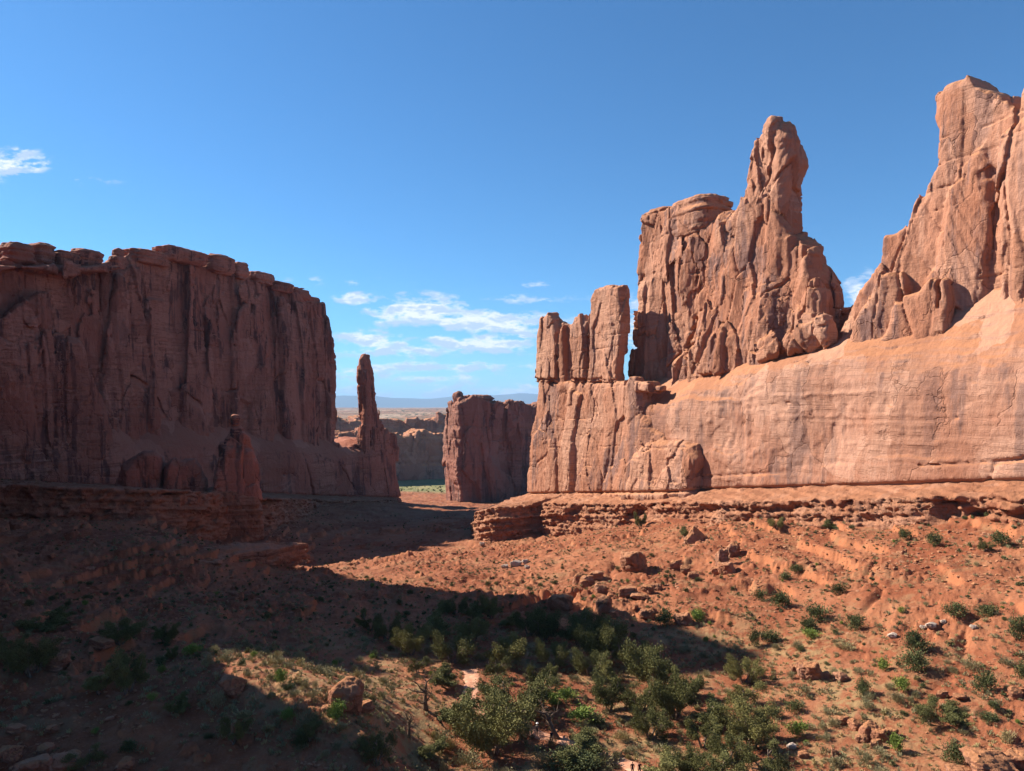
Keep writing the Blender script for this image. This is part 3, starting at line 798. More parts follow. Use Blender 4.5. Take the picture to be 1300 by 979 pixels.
b.slab([(680, 486), (684, 415), (698, 404), (714, 411), (722, 415), (736, 403), (752, 396), (766, 378), (785, 486)], -3.5, -8, 1.5, 0, 0, jag=0.3, jseed=29)
b.cut([(720, 405), (720, 480)], 0.55, 3, 5.5, 0, 0.3); b.cut([(705, 405), (706, 480)], 0.45, 3, 4.5, 0, 0.3); b.cut([(746, 385), (745, 480)], 0.65, 3, 5.5, 0, 0.3)
b.cut([(672, 482), (745, 482), (805, 484)], 0.30, 3, 4.0, 1, 0.3)                          # the joint the towers stand on
b.slab([(672, 640), (674, 560), (690, 520), (702, 560), (705, 640)], 3.0, -6, 2.5, 0.05, -45, jag=0.7, jseed=30)
b.slab([(702, 640), (704, 560), (712, 490), (730, 500), (722, 560), (722, 640)], 3.5, -6, 2.5, 0.05, -45, jag=0.7, jseed=31)
b.slab([(722, 640), (735, 540), (745, 494), (772, 496), (776, 520), (768, 560), (760, 640)], 4.5, -6, 4.0, 0.10, -45, jag=0.8, jseed=32)
b.slab([(755, 640), (775, 560), (778, 494), (797, 496), (800, 530), (826, 548), (838, 560), (800, 640)], 5.0, -6, 4.0, 0.13, -45, jag=0.8, jseed=33)
b.slab([(778, 640), (790, 580), (806, 560), (845, 556), (862, 563), (867, 585), (866, 640)], 9.0, -6, 4.5, 0.16, -45, jag=0.7, jseed=34)
for (px, py, r, q) in ((806, 486, 3.0, .7), (822, 491, 3.4, .5), (838, 493, 2.6, .5)): b.blob(px, py, -3, r, r * .8, r * q, 0.8, 4.5)
b.cut([(704, 500), (700, 560), (703, 640)], 0.7, 5, 4); b.cut([(726, 505), (722, 580), (720, 640)], 0.5, 5, 3); b.cut([(772, 560), (760, 590), (750, 640)], 0.8, 8, 4)
b.cut([(797, 575), (780, 600), (775, 640)], 0.7, 9, 4); b.cut([(704, 573), (724, 573)], 0.2, 6, 3); b.cut([(722, 597), (800, 596), (862, 594)], 0.16, 10, 3); b.cut([(672, 545), (722, 544)], 0.15, 6, 3)
CR = interp_px(FR, CONT_R, 0)
_f = cliff_detail(400, 0.9, slab=0.45, joint=0.55, bulge=0.6, bed=0.07, fine=0.28, crack=0.5, zstretch=2.2)
b.detail(lambda u, w, z: _f(u, w, z) + 1.4 * np.exp(-((z - CR(u) - 0.2) / 0.5) ** 2), 5)
towers = b.build("rock_towers", M_WALL)
tag(towers, "four upright sandstone towers standing side by side on one split pedestal, sunlit from the left", "rock towers")

# --- left: the big butte in shade
b = Body(FL, (-84, 276), (-66, 2), (-40, 106), (0.7, 0.8, 0.6))
L1 = [(-900, 700), (-900, 130), (-500, 150), (-300, 190), (-120, 262), (0, 330), (60, 333), (120, 336), (160, 330), (205, 322), (250, 326), (262, 334), (300, 342), (330, 349), (350, 362), (382, 372), (402, 384), (412, 388),
      (417, 402), (418, 428), (422, 440), (421, 500), (418, 572), (300, 600)]
b.slab(L1, -15, -60, 4.0, 0.05, -40, jag=0.8, jseed=40, wamp=2.0, pw=-20)
for i, pts in enumerate([[(130, 560), (140, 420), (160, 345), (185, 340), (200, 420), (205, 560)], [(235, 560), (238, 400), (235, 330), (268, 335), (275, 420), (272, 560)],
                         [(300, 575), (303, 420), (312, 352), (345, 365), (350, 575)], [(362, 580), (366, 440), (362, 375), (395, 385), (404, 440), (402, 580)]]):
    b.slab(pts, -10.5, -20, 3.0, 0.05, -40, jag=1.0, jseed=50 + i)
b.slab([(-200, 580), (-200, 420), (-60, 400), (0, 398), (22, 378), (45, 368), (74, 365), (78, 420), (108, 428), (122, 455), (127, 500), (136, 520), (140, 580)], -5, -18, 4.0, 0.05, -40, jag=0.8, jseed=60)
b.slab([(76, 580), (80, 440), (90, 428), (108, 434), (120, 455), (124, 580)], -2.5, -10, 3.0, 0.06, -40, jag=0.5, jseed=61)
b.slab([(-40, 580), (-40, 450), (0, 430), (30, 440), (60, 430), (66, 580)], -2.5, -10, 3.0, 0.06, -40, jag=0.9, jseed=62)
b.slab([(-900, 262), (-300, 262), (0, 331), (60, 333), (150, 335), (160, 342), (100, 350), (30, 344), (0, 350), (-500, 330)], -9, -50, 2.0, jag=0.4, jseed=63)      # the pale rim bench
for pts in ([(130, 350), (132, 470)], [(205, 400), (208, 480), (206, 540)], [(278, 360), (281, 450), (278, 550)], [(296, 365), (296, 420)], [(352, 380), (356, 470), (350, 570)], [(215, 365), (222, 410), (212, 450)], [(60, 470), (72, 520)], [(44, 470), (48, 515)]):
    b.cut(pts, 0.8, -3, 14, -12, 1.6)
b.cutpoly([(-20, 405), (0, 368), (40, 358), (66, 362), (34, 378), (14, 400)], -6, 12, k=2)
b.cutpoly([(205, 382), (222, 362), (238, 372), (230, 395)], -9, 6, k=2)
b.detail(cliff_detail(500, 1.4, slab=0.85, joint=1.0, bulge=1.0, bed=0.14, fine=0.35, crack=1.3, zstretch=4.5), 6)
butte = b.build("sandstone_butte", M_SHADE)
tag(butte, "huge flat-topped sandstone butte in shade, filling the left side under a row of cap stones", "butte")
for i, (px, py, hw, hh, w, dw, n) in enumerate([(20, 320, 19, 10, -26, 9, 5), (52, 320, 13, 10, -26, 8, 4), (82, 326, 18, 7, -24, 7, 3), (109, 326, 18, 8, -24, 8, 4), (149, 331, 9, 6, -22, 5, 3), (150, 322, 6, 6, -22, 3.5, 3),
                                              (186, 325, 27, 7, -25, 10, 3), (228, 323, 31, 7, -25, 11, 4.5), (278, 333, 17, 9, -23, 8, 3.5), (304, 341, 9, 7, -24, 6, 3), (330, 351, 14, 4, -26, 7, 4), (354, 362, 14, 4, -26, 7, 4), (378, 372, 14, 5, -27, 7, 4), (394, 382, 10, 5, -27, 6, 4)]):
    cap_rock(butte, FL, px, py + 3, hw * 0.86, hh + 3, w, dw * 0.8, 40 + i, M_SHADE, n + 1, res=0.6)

# --- left: the slickrock apron under it
CONT_L = [(-900, 596), (0, 612), (150, 618), (250, 622), (420, 630), (510, 632), (560, 633)]
b = wall_with_apron(FL, (-84, 342), (-66, 5), (-104, 16), (0.75, 0.75, 0.6),
    [(-900, 560), (-200, 580), (0, 572), (60, 566), (110, 575), (150, 592), (220, 590), (300, 582), (380, 580), (430, 592), (452, 580), (480, 572), (505, 570), (560, 570)],
    [(-900, 440), (-200, 490), (0, 500), (70, 508), (125, 518), (160, 548), (220, 532), (300, 545), (380, 553), (420, 560), (440, 572), (455, 563), (500, 558), (560, 560)],
    16.0, CONT_L, 0.07, 600, endpoly=[(-1200, 760), (-1200, 200), (300, 300), (430, 540), (497, 553), (503, 565), (509, 600), (512, 640), (514, 760)],
    det=slick_detail(600, 1.5, 1.6),
    cuts=[([(422, 572), (440, 600), (455, 628)], 0.7, 0, 3, 0, 1.0), ([(452, 580), (462, 605), (480, 628)], 0.6, 0, 3, 0, 1.0), ([(392, 590), (400, 628)], 0.5, 0, 2.5, 0, 1.0), ([(58, 560), (62, 612)], 0.5, 0, 2.5, 0, 1.0),
          ([(100, 580), (112, 612)], 0.5, 0, 2.5, 0, 1), ([(30, 540), (100, 562), (180, 562)], 0.25, -2, 6, -6, 1), ([(488, 575), (494, 628)], 0.6, 0, 3, 0, 0.8)])
for (px, py, r) in ((426, 566, 3.2), (435, 571, 3.6), (444, 570, 3.0), (450, 566, 2.4), (172, 534, 3.4), (186, 536, 2.6), (160, 530, 3.0), (196, 537, 2.2)): b.blob(px, py, -12, r, r, r * .75, 0.5, 3.5)
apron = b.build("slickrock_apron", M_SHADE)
tag(apron, "broad smooth slickrock apron sloping out below the shaded butte", "rock apron")

# --- left: spire on the end of the apron
b = Body(FL, (255, 342), (-20, 4), (-42, 46), 0.5)
b.slab([(451, 580, -11), (454, 548, -11), (457, 535, -11), (455, 500, -11), (454, 470, -11), (457, 456, -11), (463, 450, -9), (469, 450, -7), (474, 458), (477, 475), (479, 505), (484, 530), (491, 552), (500, 570), (499, 580)], -4, -11, 2.5, 0.03, -30, jag=0.4, jseed=70)
b.slab([(462, 580), (466, 500), (465, 470), (471, 466), (475, 500), (482, 580)], -2.8, -8, 2.0, 0.02, -30, jag=0.5, jseed=71)
b.cut([(473, 530), (474, 565)], 0.6, -1, 4); b.cut([(484, 548), (487, 565)], 0.5, -1, 4)
b.detail(cliff_detail(700, 1.1, slab=0.7, joint=0.7, bulge=0.5, bed=0.10, fine=0.3, crack=0.6), 4)
tag(b.build("rock_spire", M_SHADE), "slender dark sandstone spire standing alone beyond the end of the butte", "rock spire")
b = Body(FL, (296, 346), (-16, 2), (-52, -8), 0.5)
b.slab([(489, 585), (492, 560), (494, 551), (499, 549), (504, 553), (505, 585)], -3, -11, 2.2, 0.03, -40, jag=0.5, jseed=72)
b.detail(cliff_detail(720, 1.0, slab=0.6, joint=0.6, bulge=0.5, bed=0.12, fine=0.3, crack=0.6), 4)
tag(b.build("rock_stump", M_SHADE), "short rock stump at the foot of the slender dark spire", "rock stump")

# --- left: round domes and the stacked pinnacle at the apron's foot
FP = Frame((-0.5 * 325, 318), (-0.33 * 345, 336))
def dome(items, box, seed, name, mat, label, cat, res=0.45, det=None):
    (pa, pb), wr, zr = box
    u0 = FP.uz(pa, 600, 0)[0]; u1 = FP.uz(pb, 600, 0)[0]
    b = Body(FP, (min(u0, u1), max(u0, u1)), wr, zr, res)
    for pts, wf, wb, k in items: b.slab(pts, wf, wb, k, 0.05, -40, jag=0.35, jseed=seed)
    b.detail(det or cliff_detail(seed, 0.9, slab=0.5, joint=0.5, bulge=0.6, bed=0.08, fine=0.25, crack=0.6, zstretch=2), 4)
    o = b.build(name, mat); tag(o, label, cat); return o
dome([([(142, 632), (147, 605), (154, 590), (166, 582), (180, 573), (196, 572), (206, 582), (208, 632)], -6, -22, 5.0), ([(150, 632), (154, 596), (166, 588), (178, 596), (182, 632)], -4.5, -14, 4.0)],
     ((135, 215), (-26, 2), (-50, -14)), 810, "rock_dome", M_SHADE, "larger, flatter-topped of two rounded rock domes at the foot of the shaded butte", "rock dome")
dome([([(206, 632), (209, 592), (218, 582), (230, 586), (246, 584), (256, 596), (264, 612), (264, 632)], -6, -20, 4.5), ([(206, 632), (210, 596), (217, 586), (226, 592), (228, 632)], -4.5, -14, 3.0)],
     ((200, 272), (-26, 2), (-50, -18)), 820, "rock_dome", M_SHADE, "lower rounded rock dome between the flat-topped dome and the knobbed pinnacle", "rock dome")
pin = dome([([(271, 634), (272, 602), (275, 582), (283, 571), (297, 568), (303, 578), (304, 634)], -0.5, -14, 3.0), ([(300, 634), (301, 580), (308, 568), (320, 572), (328, 590), (331, 634)], 0.5, -12, 3.0),
            ([(285, 580), (285, 558), (291, 550), (307, 548), (316, 556), (319, 580)], -2.5, -12, 2.5), ([(275, 582), (275, 568), (280, 561), (287, 565), (288, 582)], -3, -9, 2.0)],
           ((266, 338), (-22, 8), (-50, -6)), 830, "rock_pinnacle", M_SHADE, "stacked rock pinnacle with a small sunlit knob on top, in front of the shaded butte", "rock pinnacle")
kn = []
for j, (px, py, hw, hh) in enumerate(((301, 549, 9, 9), (299, 534, 6, 8))):
    cap_rock(pin, FP, px, py, hw, hh, -7, 3.2, 840 + j, M_SHADE, 2.6, "knob", 0.3)

# --- rock ledges: bedded cliffs, undercut bed by bed
def ledge(fr, lip, back, zc_fn, wall_w, ur, wr, zr, res, seed, name, mat, label, depth=2.2, bed=1.5):
    pts = np.array([[(px - CX) / F * Y, Y, (HY - py) / F * Y] for px, Y, py in lip])
    rel = pts[:, :2] - fr.O; uu = rel @ fr.e; ww = rel @ fr.n
    o = np.argsort(uu); zl = lambda u: np.interp(u, uu[o], pts[o, 2]); wl = lambda u: np.interp(u, uu[o], ww[o])
    b = Body(fr, ur, wr, zr, res)
    Ug, Wg = np.meshgrid(b.u, b.w, indexing='ij')
    poly = [(u, w) for u, w in zip(uu, ww)] + list(back)
    d2 = sd_poly(Ug + 0.8 * vn(Ug / 6, Wg / 6, 0 * Ug, seed + 40), Wg + 1.1 * fbm(Ug / 16, Wg / 16, 0 * Ug, 3, seed + 41), poly)
    zlg, wlg = zl(Ug), np.maximum(wl(Ug), 3)
    t = np.clip((wlg - Wg) / (wlg - wall_w), 0, 1.3)
    zt = zlg + (zc_fn(Ug) - zlg) * t + 0.3 * fbm(Ug / 6, Wg / 6, 0 * Ug, 3, seed + 42)
    zt = 0.6 * zt + 0.4 * (terrace(zt / 1.3 + 0.10 * fbm(Ug / 9, Wg / 9, 0 * Ug, 3, seed + 43), 0.10) * 1.3)
    b.D = np.maximum(d2[:, :, None], (b.z[None, None] - zt[:, :, None]) * 0.9).astype(np.float32)
    def fn(u, w, z):
        s = (zl(u) - z) / bed + 0.35 * vn(u / 22, w / 22, 0 * z, seed + 1)
        i = np.floor(s); f = s - i
        r = vn(i * 7.31, u / 40, w / 40, seed + 2)                                       # each bed stands in or out
        groove = np.clip(1 - np.abs(f - 0.5) / 0.5, 0, 1)
        jn = np.abs(vn(u / 2.6 + i * 3.7, i * 1.9, w / 2.6, seed + 3))
        jt = np.clip(1 - jn / 0.09, 0, 1)
        rec = depth * (0.55 * r + 0.30 * (1 - groove ** 0.35) + 0.45 * jt * sstep(r, 0.4, -0.6))
        bx, by, bz, h1, h2, gap = cells(u / 2.4 + 0.3 * i, w / 2.4, z / 1.5, seed + 8)
        rec = rec + depth * (0.42 * h1 + 0.40 * h2 * bx) + 1.0 * np.clip(1 - gap / 0.10, 0, 1)
        cave = 2.4 * sstep(fbm(u / 11, w / 11, z / 7, 2, seed + 4), 0.28, 0.55) * sstep(zl(u) - z, 0.6, 2.0)
        top = sstep(zl(u) - z, -0.2, 0.8)
        low = -0.30 * np.maximum(zl(u) - z - 4, 0)                                        # lower beds step outward
        return (rec + cave) * top + np.maximum(low, -2.5) - 0.42 * fbm(u / 1.6, w / 1.6, z / 1.1, 4, seed + 5) - 0.4 * fbm(u / 7, w / 7, z / 9, 2, seed + 6) * top
    b.detail(fn, 5)
    ob = b.build(name, mat); tag(ob, label, "rock ledge"); return ob


ledge(FR, [(1950, 104, 640), (1500, 136, 636), (1300, 162, 633), (1255, 170, 627), (1240, 174, 632), (1200, 178, 630), (1100, 198, 634), (1000, 221, 637), (900, 250, 637), (840, 274, 638), (815, 284, 640), (806, 291, 639),
           (790, 296, 640), (740, 316, 640), (700, 330, 639), (686, 340, 640), (672, 340, 641), (650, 334, 643), (625, 337, 645), (608, 344, 649), (602, 362, 652), (610, 390, 650)],
      [(232, -10), (200, -25), (-80, -25)], CR, 0.0, (-62, 262), (-12, 52), (-72, -8), (0.5, 0.5, 0.4), 900, "rock_ledge", M_LEDGE,
      "bedded sandstone ledge running along the foot of the sunlit wall and towers")
CL = interp_px(FL, CONT_L, 0)
ledge(FL, [(-900, 190, 604), (-300, 240, 608), (0, 280, 615), (100, 286, 619), (200, 300, 621), (250, 312, 623), (268, 320, 627), (345, 372, 632), (420, 525, 635), (505, 618, 635)],
      [(330, -10), (-90, -40)], CL, 0.0, (-84, 332), (-12, 120), (-96, -16), (0.75, 0.9, 0.5), 930, "rock_ledge", M_LEDGE, "dark shaded ledge of thin beds under the apron of the butte", 2.6, 1.7)
# the block that carries the pinnacle
b = Body(FP, (FP.uz(240, 660, 0)[0], FP.uz(345, 660, 0)[0]), (-26, 10), (-74, -33), 0.45)
b.slab([(246, 720), (250, 660), (256, 626), (300, 625), (326, 627), (334, 650), (338, 720)], 2.0, -22, 2.5, -0.10, -40, jag=0.5, jseed=75, wamp=1.2)
def _pf(u, w, z):
    s = z / 1.5 + 0.3 * vn(u / 15, w / 15, 0 * z, 941); i = np.floor(s); f = s - i
    r = vn(i * 5.3, u / 30, 0 * z, 942); jn = np.abs(vn(u / 4 + i * .3, 0 * z, w / 4, 943))
    return 1.2 * (0.6 * r + 0.35 * (1 - np.clip(1 - np.abs(f - .5) / .5, 0, 1) ** .35) + 0.7 * np.clip(1 - jn / 0.1, 0, 1)) - 0.35 * fbm(u / 2, w / 2, z / 1.5, 3, 944)
b.detail(_pf, 4)
tag(b.build("rock_pedestal", M_LEDGE), "square bedded rock block with horizontal cracks, carrying the stacked pinnacle", "rock pedestal")
# the low orange ledge on the left slope
FO = Frame((-0.70 * 175, 178), (-0.32 * 228, 230))
zo = lambda u: np.interp(u, [-30, 100], [-41.5, -46.5])
ledge(FO, [(-60, 172, 728), (60, 184, 722), (120, 192, 715), (135, 199, 712), (180, 203, 712), (225, 209, 709), (240, 214, 711), (280, 217, 717), (305, 228, 722)],
      [(88, -8), (60, -16), (-25, -16)], zo, -8.0, (-28, 92), (-20, 14), (-58, -36), (0.4, 0.4, 0.3), 960, "rock_ledge", M_LEDGE, "low orange rock ledge crossing the shaded slope below the pinnacle", 1.3, 1.3)

# --- middle distance
FM = Frame((-0.0691 * 780, 780), (-0.0691 * 780 + 90, 780 + 43.6))
b = Body(FM, (-14, 150), (-52, 6), (-122, 26), (0.9, 0.9, 0.8))
b.slab([(586, 660), (583, 600), (584, 540), (583, 514), (592, 508), (601, 504), (612, 503), (619, 508), (636, 511), (642, 516), (648, 509), (680, 512), (730, 512), (730, 660)], 0, -42, 3.0, 0.02, -100, jag=1.0, jseed=80, wamp=1.5)
b.slab([(580, 660), (578, 600), (580, 530), (577, 508), (582, 505), (590, 512), (595, 600), (598, 660)], -26, -46, 3.0, 0.0, -100, jag=1.0, jseed=81, pw=-10)
b.blob(579, 506, -22, 4.5, 5, 5, 1.5)
b.cutpoly([(634, 600), (640, 540), (643, 510), (648, 510), (645, 545), (652, 575), (650, 602)], 2, 9, k=2); b.cut([(612, 565), (616, 600)], 1.0, 2, 6)
b.detail(cliff_detail(1000, 2.0, slab=0.8, joint=0.8, bulge=0.8, bed=0.14, fine=0.4, crack=0.9, zstretch=3.4), 7)
midfin = b.build("sandstone_fin", M_MID)
tag(midfin, "square-ended sandstone fin in the gap, its face in shade and its narrow left end sunlit", "rock fin")
cap_rock(midfin, FM, 608, 506, 16, 5, -18, 12, 1011, M_MID, 2.6, res=0.8)
FF = Frame((-0.45 * 1250, 1250), (-0.45 * 1250 + 348, 1450))
b = Body(FF, (0, 560), (-90, 8), (-190, -10), (2.0, 2.0, 1.6))
b.slab([(200, 660), (200, 532), (330, 545), (430, 552), (470, 548), (520, 556), (540, 548), (560, 552), (620, 550), (620, 660)], 0, -80, 6, 0.08, -150, jag=2.5, jseed=85, wamp=5)
b.detail(cliff_detail(1100, 4.0, slab=0.8, joint=0.6, bulge=0.9, bed=0.5, fine=0.4, crack=0.5, zstretch=1.6), 16)
tag(b.build("distant_cliff", M_FAR), "distant shaded cliff with a level top, standing behind the green meadow", "cliff")
FF2 = Frame((-0.45 * 1700, 1700), (-0.45 * 1700 + 420, 1860))
b = Body(FF2, (60, 860), (-120, 8), (-180, -10), (2.6, 2.6, 1.8))
b.slab([(120, 660), (120, 528), (420, 534), (480, 530), (520, 536), (570, 530), (620, 534), (720, 530), (720, 660)], 0, -110, 6, 0.05, -150, jag=3, jseed=86, wamp=6)
b.detail(cliff_detail(1200, 5.0, slab=0.8, joint=0.6, bulge=0.9, bed=0.6, fine=0.4, crack=0.5, zstretch=1.6), 18)
tag(b.build("distant_cliff", M_FAR), "farthest cliff line, a thin dark band under the pale plateau", "cliff")

# --- the fin out of the picture on the left whose shadow crosses the valley
_off = 34
FS = Frame((-59 - 0.906 * _off, 72 + 0.423 * _off), (-241 - 0.906 * _off, 316 + 0.423 * _off))
b = Body(FS, (-8, 330), (-20, 20), (-60, 176), (1.3, 1.5, 1.2))
pv = [(40, 60), (60, 50), (62, 30), (64, 3), (86, 0), (92, 26), (105, 36), (112, 46), (120, 66), (130, 98), (138, 122), (144, 127), (151, 126), (158, 112), (163, 98), (170, 90), (180, 88), (190, 80)]
pp = [((v - 40) * 2.098, z + 0.7 * _off) for v, z in pv] + [((190 - 40) * 2.098, -60), (0, -60)]
d2 = sd_poly(b.U2 + 1.2 * fbm(b.U2 / 8, b.Z2 / 8, 0 * b.U2, 3, 99), b.Z2, pp)[:, None, :]
b.D = smax(d2, np.abs(b.W) - 7, 4.0)
b.detail(cliff_detail(1300, 1.5), 7)
tag(b.build("sandstone_fin", M_SHADE), "notched sandstone fin just outside the frame, throwing the long valley shadow", "rock fin")

# --- mountains on the horizon
def mountains():
    th = np.radians(np.linspace(-60, 60, 700)); r = np.linspace(42000, 60000, 40)
    TH, R = np.meshgrid(th, r, indexing='ij')
    px = CX + F * np.tan(TH)
    ridge = np.interp(px, [-900, 380, 430, 460, 500, 540, 590, 625, 660, 700, 800, 1000, 2200], [8, 9, 12, 12.5, 9.5, 9, 13, 12, 15, 12, 9, 12, 8])
    prof = np.clip(1 - np.abs((R - 48000) / 6500), 0, 1)
    z = -420 + (ridge / F * 48000 + 420) * prof ** 0.8 + 90 * fbm(np.sin(TH) * R / 2600, R / 2600, 0 * R, 5, 150) * prof
    V = np.stack([R * np.sin(TH), R * np.cos(TH), z], -1).reshape(-1, 3)
    i = np.arange(len(th) - 1)[:, None] * len(r) + np.arange(len(r) - 1)[None]
    Fc = np.stack([i, i + 1, i + len(r) + 1, i + len(r)], -1).reshape(-1, 4)
    m, n, bs = new_mat("mountain_forest"); bs.inputs['Base Color'].default_value = (0.07, 0.08, 0.05, 1)
    o = link("mountains", mesh_np("mountains", V, Fc), m); o['kind'] = 'structure'
mountains()


def haze():
    bm = bmesh.new(); bmesh.ops.create_cube(bm, size=1.0); me = bpy.data.meshes.new("haze"); bm.to_mesh(me); bm.free()
    o = link("haze", me, None, (0, 0, 200)); o.scale = (150000, 150000, 2200); o['kind'] = 'stuff'
    m = bpy.data.materials.new("air"); m.use_nodes = True; nt = m.node_tree; nt.nodes.clear()
    out = nt.nodes.new('ShaderNodeOutputMaterial'); pv = nt.nodes.new('ShaderNodeVolumePrincipled')
    pv.inputs['Color'].default_value = (0.42, 0.66, 1.0, 1); pv.inputs['Density'].default_value = 2.3e-5; pv.inputs['Anisotropy'].default_value = 0.0
    nt.links.new(pv.outputs[0], out.inputs['Volume']); me.materials.append(m)
HAZE = True
if HAZE: haze()

# ------------------------------------------------------------------ vegetation, boulders, people
rnd = random.Random(11); nr = np.random.RandomState(11)


def leaf_mat(name, dark, light, warm=None, rough=0.75):
    m, n, b = new_mat(name); b.inputs['Roughness'].default_value = rough
    tone = n.n('ShaderNodeAttribute', None, attribute_name='tone').outputs['Fac']
    ob = n.n('ShaderNodeObjectInfo').outputs['Random']
    t = n.m('ADD', n.m('MULTIPLY', tone, 0.75), n.m('MULTIPLY', ob, 0.25))
    c = n.mix(t, dark, light)
    if warm: c = n.mix(n.m('MULTIPLY', n.ss(ob, 0.55, 1.0), 0.5), c, warm)
    m.node_tree.links.new(c, b.inputs['Base Color'])
    return m


M_JUN = leaf_mat("juniper_foliage", (0.050, 0.050, 0.016), (0.215, 0.205, 0.075), (0.22, 0.185, 0.06))
M_SHRUB = leaf_mat("blackbrush_foliage", (0.035, 0.045, 0.018), (0.150, 0.160, 0.062))
M_BRIGHT = leaf_mat("bright_leaf", (0.09, 0.13, 0.025), (0.25, 0.31, 0.07))
M_SAGE = leaf_mat("sagebrush_foliage", (0.13, 0.115, 0.055), (0.36, 0.32, 0.18), (0.40, 0.31, 0.14))
M_GRASS = leaf_mat("dry_grass", (0.22, 0.17, 0.07), (0.46, 0.38, 0.19))


def bark_mat():
    m, n, b = new_mat("juniper_bark")
    pos = n.n('ShaderNodeTexCoord').outputs['Object']
    f = n.noise(n.vscale(pos, (9, 9, 2)), 1.0, 4, 0.6)
    c = n.mix(n.ss(f, 0.35, 0.65), (0.10, 0.065, 0.045), (0.26, 0.19, 0.145))
    m.node_tree.links.new(c, b.inputs['Base Color']); return m


M_BARK = bark_mat()
m_, n_, b_ = new_mat("dead_wood"); b_.inputs['Base Color'].default_value = (0.13, 0.085, 0.06, 1); M_DEAD = m_


def leaf_mesh(name, centers, dirs, sizes, tones, mat, aspect=0.55):
    """many small leaf-spray faces"""
    n = len(centers)
    d = dirs / np.maximum(np.linalg.norm(dirs, axis=1, keepdims=True), 1e-6)
    r = nr.normal(size=(n, 3)); s = np.cross(d, r); s /= np.maximum(np.linalg.norm(s, axis=1, keepdims=True), 1e-6)
    L = sizes[:, None]; Wd = L * aspect
    a = centers - d * L * 0.5; c = centers + d * L * 0.5
    V = np.stack([a, centers + s * Wd * 0.5, c, centers - s * Wd * 0.5], 1).reshape(-1, 3)
    me = mesh_np(name, V, np.arange(4 * n).reshape(n, 4), False)
    at = me.attributes.new('tone', 'FLOAT', 'POINT'); at.data.foreach_set('value', np.repeat(tones, 4).astype(np.float32))
    me.materials.append(mat)
    return me


def crown_points(n, lobes):
    """points in the shells of foliage clumps"""
    out, tn = [], []
    w = np.array([l[3] ** 2 for l in lobes]); w = w / w.sum()
    for l, k in zip(lobes, (w * n).astype(int) + 1):
        v = nr.normal(size=(k, 3)); v /= np.linalg.norm(v, axis=1, keepdims=True)
        rr = l[3] * (0.30 + 0.75 * nr.rand(k, 1) ** 0.7)
        p = np.array(l[:3]) + v * rr * np.array([1.1, 1.1, 0.72])
        loose = nr.rand(k, 1) < 0.14                                              # stray sprays between the clumps
        p += nr.normal(size=p.shape) * np.where(loose, 0.55, 0.08) * l[3]
        q = p / (0.55 * l[3])
        p += 0.28 * l[3] * np.stack([vn(q[:, 0], q[:, 1], q[:, 2], 7), vn(q[:, 0], q[:, 1], q[:, 2], 8), vn(q[:, 0], q[:, 1], q[:, 2], 9)], 1)
        out.append(p); tn.append(np.clip(0.5 + 0.22 * nr.normal(size=k) + l[4], 0, 1))
    return np.concatenate(out), np.concatenate(tn)


def tube(bm, pts, radii, sides=7):
    """a tapered limb through points"""
    rings = []
    for i, p in enumerate(pts):
        p = Vector(p); t = (Vector(pts[min(i + 1, len(pts) - 1)]) - Vector(pts[max(i - 1, 0)])).normalized()
        a = t.orthogonal().normalized(); b = t.cross(a)
        rings.append([bm.verts.new(p + (a * math.cos(q) + b * math.sin(q)) * radii[i] * (1 + 0.15 * math.sin(3 * q + i))) for q in [2 * math.pi * k / sides for k in range(sides)]])
    for r0, r1 in zip(rings[:-1], rings[1:]):
        # align the ring starts
        j = min(range(sides), key=lambda k: (r1[k].co - r0[0].co).length)
        r1[:] = r1[j:] + r1[:j]
        for k in range(sides):
            try: bm.faces.new([r0[k], r0[(k + 1) % sides], r1[(k + 1) % sides], r1[k]])
            except ValueError: pass
    bm.faces.new(rings[-1]); bm.faces.new(rings[0][::-1])


def limb(bm, p0, d, length, r, bend=0.35, seg=5):
    pts = [Vector(p0)]; d = Vector(d).normalized()
    for i in range(seg):
        d = (d + Vector((rnd.uniform(-1, 1), rnd.uniform(-1, 1), rnd.uniform(-.4, .8))) * bend).normalized()
        pts.append(pts[-1] + d * length / seg)
    tube(bm, pts, [r * (1 - 0.8 * i / seg) for i in range(seg + 1)])
    return pts


def bm_mesh(name, bm, mat, smooth=True):
    bmesh.ops.recalc_face_normals(bm, faces=bm.faces)
    me = bpy.data.meshes.new(name); bm.to_mesh(me); bm.free()
    if smooth: me.polygons.foreach_set('use_smooth', [True] * len(me.polygons))
    me.materials.append(mat); return me


